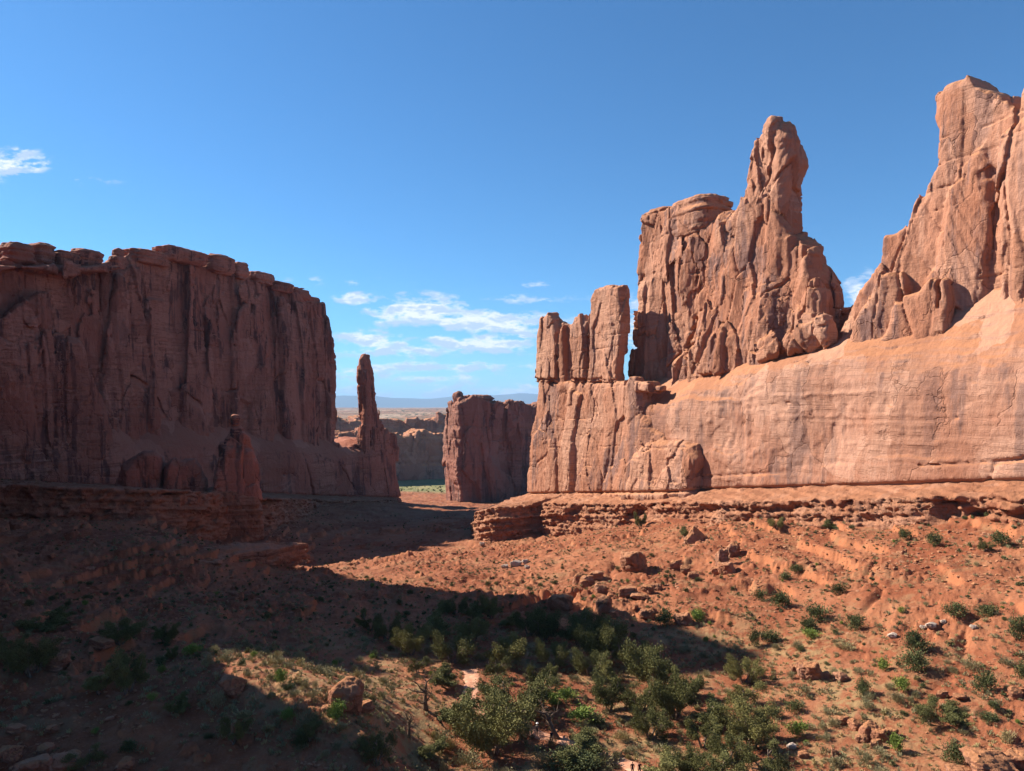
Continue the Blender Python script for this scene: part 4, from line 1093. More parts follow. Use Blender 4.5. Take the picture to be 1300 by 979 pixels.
def make_juniper_meshes(k, width, height, leaves, sparse=0.0):
    """crown and trunk meshes for a juniper one unit tall-ish, in metres for the given size"""
    bm = bmesh.new(); tips = []
    nst = rnd.choice([2, 3, 3, 4])
    for s in range(nst):
        a = 2 * math.pi * (s + rnd.random() * .6) / nst
        pts = limb(bm, (0.06 * math.cos(a) * width, 0.06 * math.sin(a) * width, -0.15), (math.cos(a) * 0.75, math.sin(a) * 0.75, 0.9), height * 0.72, 0.035 * height + 0.05, 0.32, 6)
        tips += [pts[-1], pts[4], pts[3]]
        for q in range(5):
            b = pts[2 + q % 4]; aa = a + rnd.uniform(-1.5, 1.5)
            p2 = limb(bm, b, (math.cos(aa), math.sin(aa), rnd.uniform(-.05, .6)), width * rnd.uniform(.25, .42), 0.016 * height + 0.02, 0.3, 4)
            tips += [p2[-1], p2[3], p2[2]]
    trunk = bm_mesh("juniper_trunk", bm, M_BARK)
    lobes = []
    for t in tips:
        if rnd.random() < sparse: continue
        r = rnd.uniform(0.08, 0.185) * min(width, height * 1.3) * (0.8 if sparse else 1)
        lobes.append((t.x, t.y, max(t.z + 0.03 * height, r * 0.75), r, rnd.uniform(-.3, .3)))
    P_, T_ = crown_points(leaves, lobes)
    ok = P_[:, 2] > 0.03 * height; P_, T_ = P_[ok], T_[ok]
    c = np.array([0, 0, height * .35])
    dirs = (P_ - c) * 0.5 + nr.normal(size=P_.shape) * height * 0.3; dirs[:, 2] += 0.15 * height
    crown = leaf_mesh("juniper_crown", P_, dirs, (0.07 + 0.10 * nr.rand(len(P_))) * (0.6 + 0.1 * height), T_, M_JUN)
    # true extents, for placing at a wanted size
    ext = (np.percentile(P_[:, 0], 98) - np.percentile(P_[:, 0], 2), np.percentile(P_[:, 2], 98))
    return trunk, crown, ext


JUN = [make_juniper_meshes(i, w, h, n, sp) for i, (w, h, n, sp) in enumerate([(5.5, 4.2, 24000, .08), (5.0, 4.6, 24000, .05), (6.0, 4.0, 28000, .1), (4.0, 4.5, 20000, .1), (5.0, 4.4, 12000, .35), (3.6, 3.6, 17000, .05)])]


def make_bush_mesh(name, w, h, n, mat, leaf, spiky=False, lobes_n=7):
    lobes = [(0, 0, h * .3, .32 * min(w, 1.6 * h), 0.0)]
    for i in range(lobes_n):
        a = rnd.uniform(0, 6.28); q = rnd.uniform(0, .34) * w
        r = rnd.uniform(.2, .34) * min(w, 1.6 * h)
        lobes.append((q * math.cos(a), q * math.sin(a), min(h - r * .7, rnd.uniform(.25, .75) * h), r, rnd.uniform(-.22, .22)))
    P_, T_ = crown_points(n, lobes)
    ok = P_[:, 2] > -0.05; P_, T_ = P_[ok], T_[ok]
    dirs = P_ * np.array([1, 1, .6]) + nr.normal(size=P_.shape) * (0.12 if spiky else 0.35) * h; dirs[:, 2] += (0.9 if spiky else .25) * h
    return leaf_mesh(name, P_, dirs, leaf * (0.6 + 0.8 * nr.rand(len(P_))), T_, mat, 0.28 if spiky else 0.6)


BUSH = {
    'dark': [make_bush_mesh("blackbrush", 1.9, 1.25, 2600, M_SHRUB, 0.10, False, 10) for _ in range(6)],
    'bright': [make_bush_mesh("green_shrub", 1.6, 1.3, 2000, M_BRIGHT, 0.10, False, 8) for _ in range(4)],
    'sage': [make_bush_mesh("sagebrush", 1.2, 0.75, 1300, M_SAGE, 0.10, True, 6) for _ in range(6)],
    'grass': [make_bush_mesh("grass_tuft", 0.8, 0.5, 600, M_GRASS, 0.20, True, 0) for _ in range(4)],
}


def rock_mesh(name, seed, dims, mat, sub=4, rough=0.13, npts=24, bevel=0.10):
    """an angular boulder: hull of scattered points, worn edges, pitted faces"""
    r = random.Random(seed); bm = bmesh.new()
    for i in range(npts):
        v = Vector((r.uniform(-1, 1), r.uniform(-1, 1), r.uniform(-1, 1)))
        q = max(abs(v.x), abs(v.y), abs(v.z)); e = v.length
        v = v / (0.55 * q + 0.45 * e)
        bm.verts.new(v)
    res = bmesh.ops.convex_hull(bm, input=bm.verts)
    bmesh.ops.delete(bm, geom=[g for g in bm.verts if not g.link_faces], context='VERTS')
    bmesh.ops.dissolve_limit(bm, angle_limit=math.radians(14), verts=bm.verts, edges=bm.edges)
    bmesh.ops.bevel(bm, geom=list(bm.edges), offset=bevel, segments=2, profile=0.6, affect='EDGES', clamp_overlap=True)
    bmesh.ops.triangulate(bm, faces=bm.faces)
    for _ in range(sub): bmesh.ops.subdivide_edges(bm, edges=[e for e in bm.edges if e.calc_length() > 0.13], cuts=1, use_grid_fill=True); bmesh.ops.triangulate(bm, faces=bm.faces)
    bmesh.ops.triangulate(bm, faces=bm.faces)
    bm.normal_update()
    co = np.array([v.co for v in bm.verts]); no = np.array([v.normal for v in bm.verts])
    d = rough * fbm(co[:, 0] * 1.7, co[:, 1] * 1.7, co[:, 2] * 1.7, 5, seed, 0.6) + 0.3 * rough * vn(0 * co[:, 0], 0 * co[:, 0], co[:, 2] * 6, seed + 5)
    bx, by, bz, h1, h2, gap = cells(co[:, 0] * 1.9, co[:, 1] * 1.9, co[:, 2] * 1.9, seed % 40)
    d = d + rough * (0.55 * h1 + 0.5 * h2 * bx) - 0.6 * rough * np.clip(1 - gap / 0.12, 0, 1)
    co = (co + no * d[:, None]) * np.array(dims) * 0.5
    for v, c in zip(bm.verts, co): v.co = c
    return bm_mesh(name, bm, mat, True)


ROCK = [rock_mesh("boulder", 100 + i, dims, M_BOULDER) for i, dims in enumerate([(1, .9, .8), (1, .8, .62), (1, 1, .9), (1, .7, .5), (.9, 1, .75), (1, .85, 1.1), (1, .6, .7), (1, .95, .55)])]
SLABR = [rock_mesh("slab", 140 + i, d, M_BOULDER, npts=14) for i, d in enumerate([(1, .35, .95), (1, .8, .3), (.9, .3, 1.2)])]
WROCK = [rock_mesh("pale_boulder", 160 + i, d, M_PALE) for i, d in enumerate([(1, .8, .6), (1, .7, .8)])]
TALL = [rock_mesh("standing_boulder", 180 + i, d, M_BOULDER, npts=12) for i, d in enumerate([(.8, .7, 1.25), (.9, .8, 1.0)])]

ITEMS = []          # every loose thing: (object, kind words, pixel, label or None)


def to_px(p): return CX + F * p[0] / p[1], HY - F * p[2] / p[1]


def put(me, name, p, scale, rz=None, tilt=0.0, sink=0.0, cat=None, label=None, words=None, group=None):
    o = bpy.data.objects.new(name, me); COL.objects.link(o)
    s = scale if hasattr(scale, '__len__') else (scale,) * 3
    o.location = (p[0], p[1], p[2] - sink); o.scale = s
    o.rotation_euler = (rnd.uniform(-tilt, tilt), rnd.uniform(-tilt, tilt), rnd.uniform(0, 6.28) if rz is None else rz)
    o['category'] = cat
    if group: o['group'] = group
    ITEMS.append([o, words, to_px(p), label])
    return o


OCC = []            # footprints already taken (x, y, r)
def free(x, y, r): return all((x - a) ** 2 + (y - b) ** 2 > (r + c) ** 2 for a, b, c in OCC)


# --- boulders read off the photograph: (px, base py, width px, mesh family, label)
BIG = [
    (882, 690, 30, 'slab0', "big flat sandstone slab tilted against the slope under the ledge"),
    (805, 722, 34, 'r2', "pale squarish boulder with a flat sunlit face, topmost of the boulder pile"),
    (712, 772, 30, 'r0', "big rounded boulder at the lower left of the boulder pile"),
    (762, 752, 20, 'r4', "split rounded boulder in the middle of the boulder pile"), (766, 776, 22, 'r5', "upright red boulder below the split one in the pile"),
    (742, 745, 14, 'r2', None), (752, 787, 16, 't1', None), (728, 796, 16, 'r6', None), (796, 756, 26, 'r3', "flat slabby boulder leaning to the right in the boulder pile"),
    (812, 762, 24, 's1', None), (822, 752, 16, 'r0', None), (822, 784, 20, 'r1', None), (869, 792, 22, 'r2', "rounded pale boulder right of the boulder pile, near the shadow edge"),
    (780, 782, 12, 'r2', None), (834, 748, 14, 'r1', None), (700, 792, 16, 'r0', "small rounded boulder standing at the edge of the valley shadow"), (714, 802, 32, 'r7', None),
    (918, 716, 24, 't0', "knobby upright rock outcrop on the slope below the ledge"), (930, 706, 20, 'r5', None), (912, 730, 18, 'r0', None), (924, 728, 22, 'r2', None), (870, 726, 14, 'r4', None), (858, 722, 18, 'r6', None), (880, 734, 14, 'r1', None),
    (641, 721, 9, 'w0', "smaller round white boulder, left of the long white one"), (655, 719, 15, 'w0', "long white boulder on the red slope under the ledge end"), (667, 716, 9, 'w1', "white boulder touching the right end of the long white one"), (669, 722, 7, 'w1', None),
    (612, 693, 7, 'w1', "lone white stone on the slope below the ledge end"),
    (745, 742, 20, 'r6', None), (757, 736, 18, 'r0', None), (735, 740, 16, 'r5', None),
    (1030, 860, 30, 'r2', "large pitted dark-faced boulder with hollows, left of a flat one"), (1010, 853, 20, 'r3', None), (1068, 864, 20, 'r7', "flat-topped boulder just right of the pitted boulder"), (1048, 860, 12, 'r1', None),
    (1103, 935, 24, 'r5', "tallest knob of the blocky outcrop above the square standing boulder"), (1118, 940, 22, 'r2', None), (1086, 925, 20, 'r4', None), (1070, 920, 18, 'r6', None), (1130, 935, 18, 'r0', None), (1094, 942, 16, 'r1', None), (1112, 948, 16, 'r6', None),
    (1061, 961, 17, 't1', "square standing boulder with a long shadow near the bottom edge"),
    (1288, 884, 18, 'r4', "boulder standing by the right edge beside a green bush"), (1196, 886, 16, 'r6', None), (1220, 888, 18, 's1', None),
    (1182, 797, 13, 'w0', "largest white rock on the right slope, in a pale rock scatter"), (1236, 799, 9, 'w1', "small bright white stone right of the white rock scatter"), (1133, 810, 11, 'w0', None), (1198, 793, 8, 'w1', None), (1172, 799, 8, 'w1', None),
    (1255, 985, 60, 'r7', "low broad boulder cropping out at the bottom right corner"), (1292, 978, 40, 'r0', None), (1215, 988, 34, 'r3', None),
    (293, 880, 32, 'r2', "weathered orange boulder under the sunlit rim, half in shade"), (438, 898, 46, 'r5', "craggy orange outcrop block on the sunlit spur"), (418, 905, 18, 'r1', None), (462, 905, 26, 'r6', None), (384, 902, 14, 'r4', None), (392, 893, 10, 'r1', None),
    (467, 942, 14, 't1', "small standing boulder at the right foot of the sunlit spur"), (72, 848, 36, 'r1', "big pale boulder lying in the shade beside a dark bush"), (128, 823, 30, 'r3', None),
    (45, 990, 46, 'r0', "largest boulder of the heap in the bottom left corner"), (12, 965, 26, 'r2', None), (82, 975, 36, 'r7', None), (58, 955, 18, 'r4', None), (158, 984, 26, 'r5', "knobbed boulder at the bottom edge right of the corner heap"), (212, 992, 18, 'r0', None), (240, 990, 16, 'r1', None), (20, 930, 22, 'r3', None), (65, 930, 16, 'r6', None),
    (960, 985, 30, 'r7', None), (1005, 950, 12, 'w0', None), (1020, 962, 14, 'r1', None), (738, 942, 13, 'r4', "reddish boulder beside the trunk of the leaning dead juniper"), (752, 962, 14, 'r2', "red boulder on the trail, nearest the two hikers at the bottom"), (672, 912, 11, 'r5', None), (784, 960, 12, 'r1', None),
]
FAM = {'r': ROCK, 's': SLABR, 'w': WROCK, 't': TALL}
HEAP = {'slab0': ('s', 0)}
for px, py, w, fam, lab in BIG:
    p = hit(px, py)
    if p is None: continue
    sz = w / F * p[1]
    f, i = HEAP[fam] if fam in HEAP else (fam[0], int(fam[1]))
    words = ('white' if f == 'w' else 'red') + ' boulder'
    o = put(FAM[f][i], 'boulder', p, sz * 1.05, rz=rnd.uniform(-.5, .5), tilt=0.12, sink=-0.22 * sz, cat='boulder', label=lab, words=words, group='boulders on the valley slopes')
    if fam == 'slab0': o.rotation_euler = (math.radians(-28), math.radians(-30), 0.5)
    OCC.append((p[0], p[1], sz * .5))

# --- junipers read off the photograph: (px, base py, width px, height px, variant, label)
TREES = [
    (628, 952, 98, 66, 2, "biggest juniper on the valley floor, wide crown over a forked trunk"), (652, 905, 86, 46, 0, "wide dark juniper just behind the biggest juniper"), (590, 925, 46, 40, 5, None), (688, 878, 34, 36, 3, "small upright juniper left of the trail bend, behind the wide dark one"),
    (690, 895, 40, 34, 4, "sparse juniper with bare twigs above the leaning dead tree"), (773, 903, 40, 46, 1, "compact upright juniper between the leaning dead tree and the tall juniper clump"), (768, 868, 22, 26, 5, None),
    (832, 876, 56, 58, 1, "tall juniper rising past the shadow edge, top of the large clump"), (815, 905, 44, 40, 0, None), (858, 912, 56, 56, 2, "dense broad juniper in the middle of the large clump"), (826, 938, 44, 40, 0, None), (872, 885, 40, 34, 3, None),
    (945, 868, 42, 36, 0, "lone rounded juniper on the open red slope"), (945, 898, 50, 34, 4, "spreading juniper directly below the lone rounded one"), (912, 926, 40, 36, 5, "dark juniper between the large clump and the bare slope"),
    (955, 948, 66, 52, 2, "broad juniper at the right end of the lower clump"), (893, 950, 42, 38, 3, None), (925, 968, 46, 38, 0, None), (878, 984, 48, 34, 2, None), (910, 1000, 52, 40, 1, None), (975, 995, 60, 50, 4, None), (850, 1000, 44, 40, 5, None),
    (735, 962, 46, 30, 5, "low dark juniper in front of the two hikers by the dead tree"), (1178, 918, 50, 32, 4, "sparse grey-limbed juniper beside the blocky outcrop"), (1206, 917, 38, 22, 5, None),
    (492, 812, 34, 30, 0, None), (520, 832, 44, 36, 2, None), (548, 808, 34, 28, 5, None), (575, 842, 50, 40, 0, None), (470, 800, 30, 24, 3, None), (600, 815, 40, 30, 2, None), (640, 842, 46, 36, 1, None), (690, 815, 44, 40, 2, "dark shaded juniper just inside the upper edge of the valley shadow"), (700, 845, 40, 34, 0, None), (735, 818, 50, 42, 1, None),
    (765, 838, 60, 54, 2, "largest dark juniper inside the valley shadow"), (750, 858, 46, 34, 0, None), (800, 846, 44, 36, 3, None), (630, 862, 30, 30, 4, None), (560, 870, 30, 24, 5, None), (530, 855, 26, 22, 4, None),
    (580, 778, 28, 20, 0, "sunlit juniper at the left end of the row above the valley shadow"), (624, 786, 24, 30, 1, "upright sunlit juniper in the row above the valley shadow"), (600, 785, 22, 20, 5, None), (650, 798, 20, 18, 5, None), (672, 806, 36, 32, 3, None), (560, 778, 20, 14, 5, None),
    (42, 858, 54, 48, 2, "bulky dark juniper in the shade at the left edge"), (12, 845, 30, 40, 0, None), (163, 880, 42, 52, 1, "tall dark juniper in the shaded foreground slope"), (130, 880, 34, 26, 5, None), (152, 818, 44, 28, 2, None), (212, 815, 28, 24, 0, None), (60, 800, 40, 26, 5, None), (110, 975, 40, 26, 4, None),
    (295, 945, 34, 34, 3, "bright leafy green bush-like juniper standing in the sunlit strip"), (225, 905, 22, 24, 5, None), (218, 838, 14, 18, 1, None), (480, 972, 36, 44, 4, "sparse juniper at the bottom, right of the sunlit spur"), (470, 955, 30, 24, 0, None), (548, 965, 30, 22, 5, None), (395, 940, 26, 26, 5, None),
    (1252, 700, 16, 14, 0, None), (985, 672, 18, 14, 0, None), (1050, 672, 16, 12, 5, None), (813, 672, 14, 22, 3, "blue-green juniper in the dark alcove under the ledge"), (868, 684, 16, 14, 5, None),
]
for px, py, w, h, v, lab in TREES:
    p = hit(px, py)
    if p is None: continue
    tr, cr, ext = JUN[v]
    s = w / F * p[1] / ext[0] * 0.95; sz = h / F * p[1] / ext[1] * 0.90
    root = bpy.data.objects.new('juniper_tree', None); COL.objects.link(root)
    root.location = (p[0], p[1], p[2] - 0.05); root.scale = (s, s, sz); root.rotation_euler = (0, 0, rnd.choice([0, math.pi]) + rnd.uniform(-.3, .3))
    root['category'] = 'tree'; root['group'] = 'junipers of the valley'
    for nm, me in (('trunk', tr), ('crown', cr)):
        c = bpy.data.objects.new(nm, me); COL.objects.link(c); c.parent = root
    ITEMS.append([root, 'juniper', to_px(p), lab])
    OCC.append((p[0], p[1], w / F * p[1] * .4))


# --- dead trees: bare limbs
def dead_tree(px, py, h, lean, label, seed):
    p = hit(px, py); H = h / F * p[1]
    rnd.seed(seed); bm = bmesh.new()
    root = bpy.data.objects.new('dead_juniper', None); COL.objects.link(root); root.location = (p[0], p[1], p[2] - .1)
    pts = limb(bm, (0, 0, 0), (lean * .9, 0, 1), H * .62, H * .075, .12, 6)
    trunk = bm_mesh('dead_trunk', bm, M_DEAD); o = link('trunk', trunk, None, parent=root)
    for i in range(9):
        b = pts[2 + i % 5]; bm = bmesh.new()
        q = limb(bm, b, (lean * rnd.uniform(.2, 1.6) + rnd.uniform(-.6, .6), rnd.uniform(-.7, .7), rnd.uniform(.1, 1)), H * rnd.uniform(.25, .5), H * .025, .4, 5)
        for k in range(5):
            limb(bm, q[1 + k % 4], (rnd.uniform(-1, 1), rnd.uniform(-1, 1), rnd.uniform(-.2, 1)), H * rnd.uniform(.1, .24), H * .010, .5, 3)
        link('branch', bm_mesh('dead_branch', bm, M_DEAD), None, parent=root)
    tag(root, label, 'tree', 'dead junipers'); OCC.append((p[0], p[1], 1.0)); ITEMS.append([root, None, to_px(p), label])


dead_tree(708, 938, 58, -0.75, "dead juniper leaning left over the trail, dark bare trunk beside two hikers", 5)
dead_tree(541, 902, 52, -0.15, "thin bare dead tree standing at the shadow's lower edge", 9)
dead_tree(519, 935, 36, 0.1, "small bare dead sapling below the thin dead tree", 12)
rnd.seed(77)

# --- shrubs read off the photograph: (px, base py, width px, height px, kind, label)
SHR = [
    (1164, 828, 28, 28, 'dark', "upper of two round dark green shrubs with shadows on the right slope"), (1163, 852, 34, 24, 'dark', "lower of two round dark green shrubs on the right slope"), (1038, 786, 32, 16, 'dark', None), (1027, 802, 22, 18, 'dark', None), (1086, 799, 26, 17, 'dark', None),
    (991, 770, 26, 20, 'dark', None), (1066, 755, 20, 14, 'dark', None), (966, 762, 20, 12, 'dark', None), (1011, 728, 18, 10, 'dark', None), (995, 736, 18, 10, 'dark', None), (1185, 692, 20, 15, 'dark', None), (1148, 686, 16, 14, 'dark', None), (1270, 694, 22, 18, 'dark', None), (1213, 784, 26, 16, 'dark', None),
    (1255, 784, 28, 15, 'dark', None), (1297, 812, 26, 28, 'dark', None), (1297, 862, 22, 24, 'dark', None), (1095, 884, 20, 22, 'dark', None), (1138, 955, 22, 24, 'bright', None), (1146, 878, 24, 18, 'bright', None), (1142, 892, 22, 14, 'sage', None), (1255, 880, 26, 26, 'dark', None), (1215, 970, 30, 26, 'dark', None), (1228, 965, 20, 18, 'sage', None),
    (1278, 945, 22, 18, 'sage', None), (1265, 958, 14, 9, 'sage', None), (1060, 975, 24, 16, 'sage', None), (1100, 970, 22, 16, 'sage', None), (1123, 852, 18, 16, 'bright', None), (1076, 826, 24, 12, 'sage', None), (1030, 812, 20, 12, 'bright', None), (975, 815, 24, 16, 'dark', None), (958, 820, 14, 20, 'dark', None), (842, 795, 26, 20, 'dark', None), (888, 790, 22, 16, 'bright', None),
    (1253, 915, 24, 12, 'dark', None), (1225, 905, 14, 9, 'sage', None), (1262, 900, 16, 10, 'dark', None), (1281, 846, 22, 12, 'sage', None), (1232, 850, 24, 14, 'sage', None), (1210, 855, 14, 10, 'sage', None), (1005, 862, 12, 10, 'sage', None), (1022, 880, 22, 12, 'sage', None), (1012, 935, 26, 18, 'bright', None), (1058, 922, 18, 10, 'sage', None), (1010, 905, 22, 14, 'dark', None), (985, 912, 22, 14, 'dark', None),
    (240, 832, 26, 14, 'bright', "yellow-green shrub lighting up at the sunlit rim's left end"), (265, 845, 18, 16, 'sage', None), (285, 840, 26, 12, 'sage', None), (345, 845, 14, 9, 'sage', None), (358, 868, 20, 18, 'bright', None), (372, 886, 18, 10, 'sage', None), (278, 898, 22, 20, 'sage', None), (345, 862, 12, 7, 'sage', None), (408, 855, 26, 10, 'sage', None), (400, 874, 12, 9, 'sage', None),
    (366, 915, 22, 14, 'bright', None), (392, 925, 30, 24, 'sage', None), (425, 915, 26, 22, 'bright', "bright green shrub right under the craggy orange outcrop"), (350, 910, 20, 10, 'sage', None), (380, 950, 22, 20, 'dark', None), (340, 928, 18, 10, 'grass', None), (378, 955, 16, 8, 'sage', None), (432, 925, 24, 8, 'grass', None), (415, 960, 12, 8, 'sage', None), (310, 910, 24, 9, 'grass', None),
    (560, 945, 26, 16, 'sage', None), (575, 952, 20, 14, 'sage', None), (595, 975, 40, 18, 'sage', None), (715, 975, 60, 18, 'dark', None), (740, 978, 50, 18, 'dark', None), (690, 970, 30, 12, 'sage', None), (735, 916, 40, 18, 'bright', None), (755, 920, 24, 16, 'dark', None), (740, 940, 18, 13, 'dark', None), (755, 945, 18, 9, 'sage', None), (705, 895, 26, 16, 'bright', None), (720, 890, 24, 14, 'bright', None), (668, 935, 22, 18, 'sage', None), (700, 948, 18, 12, 'sage', None), (790, 940, 24, 14, 'sage', None), (765, 970, 40, 14, 'sage', None),
]
SIZE = {'dark': (1.9, 1.25), 'bright': (1.6, 1.3), 'sage': (1.2, .8), 'grass': (.8, .6)}
WORD = {'dark': ('dark green shrub', 'green_shrub', 'shrub', 'green shrubs on the slopes'), 'bright': ('bright green shrub', 'green_shrub', 'shrub', 'green shrubs on the slopes'),
        'sage': ('grey-green sagebrush', 'sagebrush', 'sagebrush', 'sagebrush clumps'), 'grass': ('straw-coloured grass tuft', 'grass_tuft', 'grass tuft', 'dry grass tufts')}


def put_bush(kind, p, s, sz, lab=None):
    wd, nm, cat, grp = WORD[kind]
    put(rnd.choice(BUSH[kind]), nm, p, (s, s, sz), tilt=0.08, sink=0.02, cat=cat, label=lab, words=wd, group=grp)


for px, py, w, h, kind, lab in SHR:
    p = hit(px, py)
    if p is None: continue
    bw, bh = SIZE[kind]
    put_bush(kind, p, w / F * p[1] / bw * 1.05, h / F * p[1] / bh * 1.1, lab); OCC.append((p[0], p[1], w / F * p[1] * .4))

# --- more of each, strewn at random over the ground
def in_view(x, y, z, m=25): 
    px, py = to_px((x, y, z)); return -m < px < 1300 + m and py < 1000


def strewn(n, rfun, test, tries=60000):
    got = []
    for _ in range(tries):
        if len(got) >= n: break
        th = rnd.uniform(-.66, .66); r = math.sqrt(rnd.uniform(72 ** 2, rfun ** 2)); x, y = r * math.sin(th), r * math.cos(th)
        if not test(x, y, r): continue
        z = float(ground(x, y))
        if in_view(x, y, z): got.append((x, y, z))
    return got


def floorness(x, y): return math.hypot((x - 10) / 55, (y - 118) / 42)
def nz(x, y, s, k): return float(vn(x / s, y / s, 0.0, k))


for (x, y, z) in strewn(140, 235, lambda x, y, r: floorness(x, y) > .75 and nz(x, y, 22, 301) > -.1 and free(x, y, 1.2)):
    put_bush('dark', (x, y, z), *(lambda q: (q, q * rnd.uniform(.8, 1.15)))(rnd.uniform(.35, 1.05))); OCC.append((x, y, .8))
for (x, y, z) in strewn(40, 220, lambda x, y, r: nz(x, y, 18, 302) > 0 and free(x, y, 1.0)):
    put_bush('bright', (x, y, z), *(lambda q: (q, q))(rnd.uniform(.4, .95))); OCC.append((x, y, .7))
for (x, y, z) in strewn(150, 150, lambda x, y, r: floorness(x, y) < 1.05 and free(x, y, .4)):
    put_bush(rnd.choice(['sage', 'sage', 'sage', 'grass']), (x, y, z), *(lambda q: (q, q * rnd.uniform(.8, 1.2)))(rnd.uniform(.9, 1.9))); OCC.append((x, y, .5))
for (x, y, z) in strewn(120, 185, lambda x, y, r: nz(x, y, 15, 303) > (-.5 if floorness(x, y) < 1 else .1) and free(x, y, .5)):
    put_bush('sage', (x, y, z), *(lambda q: (q, q * rnd.uniform(.7, 1.1)))(rnd.uniform(.5, 1.25))); OCC.append((x, y, .5))
for (x, y, z) in strewn(60, 140, lambda x, y, r: free(x, y, .4)):
    put_bush('grass', (x, y, z), *(lambda q: (q, q))(rnd.uniform(.6, 1.2)))
for (x, y, z) in strewn(150, 290, lambda x, y, r: floorness(x, y) > .9 and nz(x, y, 20, 305) > .0 and free(x, y, 1.0)):
    s = rnd.choice([.5, .6, .8, .9, 1.2, 1.7]); s *= rnd.uniform(.8, 1.3)
    put(rnd.choice(ROCK + SLABR[1:2]), 'boulder', (x, y, z), s, tilt=.25, sink=-0.15 * s, cat='boulder', words='small red boulder' if s < 1 else 'red boulder', group='boulders on the valley slopes'); OCC.append((x, y, s * .5))


# --- what nobody could count: stones, tufts and far scrub, one object each
def replicate(name, bases, pos, scl, mat, tone=False, flat=1.0, smooth=False, sink=0.0):
    Vs, Fs, Ts, off = [], [], [], 0
    packs = []
    for me in bases:
        v = np.empty(len(me.vertices) * 3, np.float32); me.vertices.foreach_get('co', v)
        k = len(me.polygons[0].vertices)
        f = np.empty(len(me.loops), np.int32); me.loops.foreach_get('vertex_index', f)
        t = np.full(len(me.vertices), .5, np.float32)
        if tone: me.attributes['tone'].data.foreach_get('value', t)
        packs.append((v.reshape(-1, 3), f.reshape(-1, k), t))
    pick = nr.randint(0, len(packs), len(pos)); ang = nr.rand(len(pos)) * 6.283
    for b, (v, f, t) in enumerate(packs):
        m = np.nonzero(pick == b)[0]
        if not len(m): continue
        c, s = np.cos(ang[m])[:, None], np.sin(ang[m])[:, None]
        q = scl[m][:, None]
        X = (v[None, :, 0] * c - v[None, :, 1] * s) * q + pos[m, 0:1]; Y = (v[None, :, 0] * s + v[None, :, 1] * c) * q + pos[m, 1:2]; Z = v[None, :, 2] * q * flat + pos[m, 2:3] - sink * q
        Vs.append(np.stack([X, Y, Z], -1).reshape(-1, 3)); Fs.append((f[None] + (np.arange(len(m)) * len(v))[:, None, None] + off).reshape(-1, f.shape[1])); Ts.append(np.tile(t, len(m)) * .8 + np.repeat(nr.rand(len(m)) * .3 - .05, len(v)))
        off += len(m) * len(v)
    me = mesh_np(name, np.concatenate(Vs), np.concatenate(Fs), smooth)
    if tone:
        at = me.attributes.new('tone', 'FLOAT', 'POINT'); at.data.foreach_set('value', np.clip(np.concatenate(Ts), 0, 1).astype(np.float32))
    o = link(name, me, mat); o['kind'] = 'stuff'; return o


def field(n, rmin, rmax, dens):
    th = nr.uniform(-.70, .70, n); r = nr.uniform(rmin ** 1.1, rmax ** 1.1, n) ** (1 / 1.1); x, y = r * np.sin(th), r * np.cos(th)
    k = nr.rand(n) < dens(x, y, r); x, y = x[k], y[k]
    return np.stack([x, y, ground(x, y)], 1)


def fl(x, y): return np.hypot((x - 10) / 55, (y - 118) / 42)
def N2(x, y, s, k): return vn(x / s, y / s, 0 * x, k)


def tri_rock(seed):
    r = random.Random(seed); bm = bmesh.new()
    for i in range(11): bm.verts.new(Vector((r.uniform(-1, 1), r.uniform(-1, 1), r.uniform(-.7, .7))).normalized() * r.uniform(.38, .52))
    bmesh.ops.convex_hull(bm, input=bm.verts); bmesh.ops.delete(bm, geom=[v for v in bm.verts if not v.link_faces], context='VERTS')
    bmesh.ops.triangulate(bm, faces=bm.faces); return bm_mesh("stone", bm, M_BOULDER, False)


STN = [tri_rock(400 + i) for i in range(8)]
def pathfar(x, y): return seg_dist(x, y, PATH_PTS)[0] > 1.3
pos = field(46000, 70, 330, lambda x, y, r: np.clip((sstep(N2(x, y, 16, 310) + .5 * N2(x, y, 5, 311), -.2, .4) * (.2 + .8 * (fl(x, y) > 1)) + .10), 0, 1) * pathfar(x, y))
replicate("rubble", STN, pos, (.12 + .75 * nr.rand(len(pos)) ** 3.0) * (1 + 0.4 * (np.hypot(pos[:, 0], pos[:, 1]) > 150)), M_BOULDER, flat=.75, sink=.05)
pos = field(9000, 100, 310, lambda x, y, r: (fl(x, y) > .95) * sstep(N2(x, y, 13, 330), .0, .5) * .55)
replicate("slope_rubble", STN, pos, .35 + 1.0 * nr.rand(len(pos)) ** 2.6, M_BOULDER, flat=.75, sink=.1)
pos = field(4000, 150, 320, lambda x, y, r: sstep(np.hypot((x - 38) / 40, (y - 215) / 48), 1.15, .5) * .75)
replicate("talus_rubble", STN, pos, .4 + 1.1 * nr.rand(len(pos)) ** 2.5, M_BOULDER, flat=.8, sink=.05)
def along(px_pts, n, near, far):
    p = np.array([((px - CX) / F * Y, Y) for px, Y in px_pts]); seg = np.hypot(*np.diff(p, axis=0).T); t = np.concatenate([[0], np.cumsum(seg)])
    q = nr.uniform(0, t[-1], n); x, y = np.interp(q, t, p[:, 0]), np.interp(q, t, p[:, 1]); L = np.hypot(x, y)
    d = near + (far - near) * nr.rand(n) ** 1.8; x, y = x * (1 - d / L), y * (1 - d / L)
    return np.stack([x, y, ground(x, y)], 1)
pos = along([(1500, 136), (1300, 160), (1200, 176), (1100, 196), (1000, 219), (900, 248), (800, 288), (740, 314), (650, 332), (612, 340)], 5200, 2.0, 40)
replicate("cliff_foot_rubble", STN, pos, .25 + 1.5 * nr.rand(len(pos)) ** 3.5, M_BOULDER, flat=.75, sink=.08)
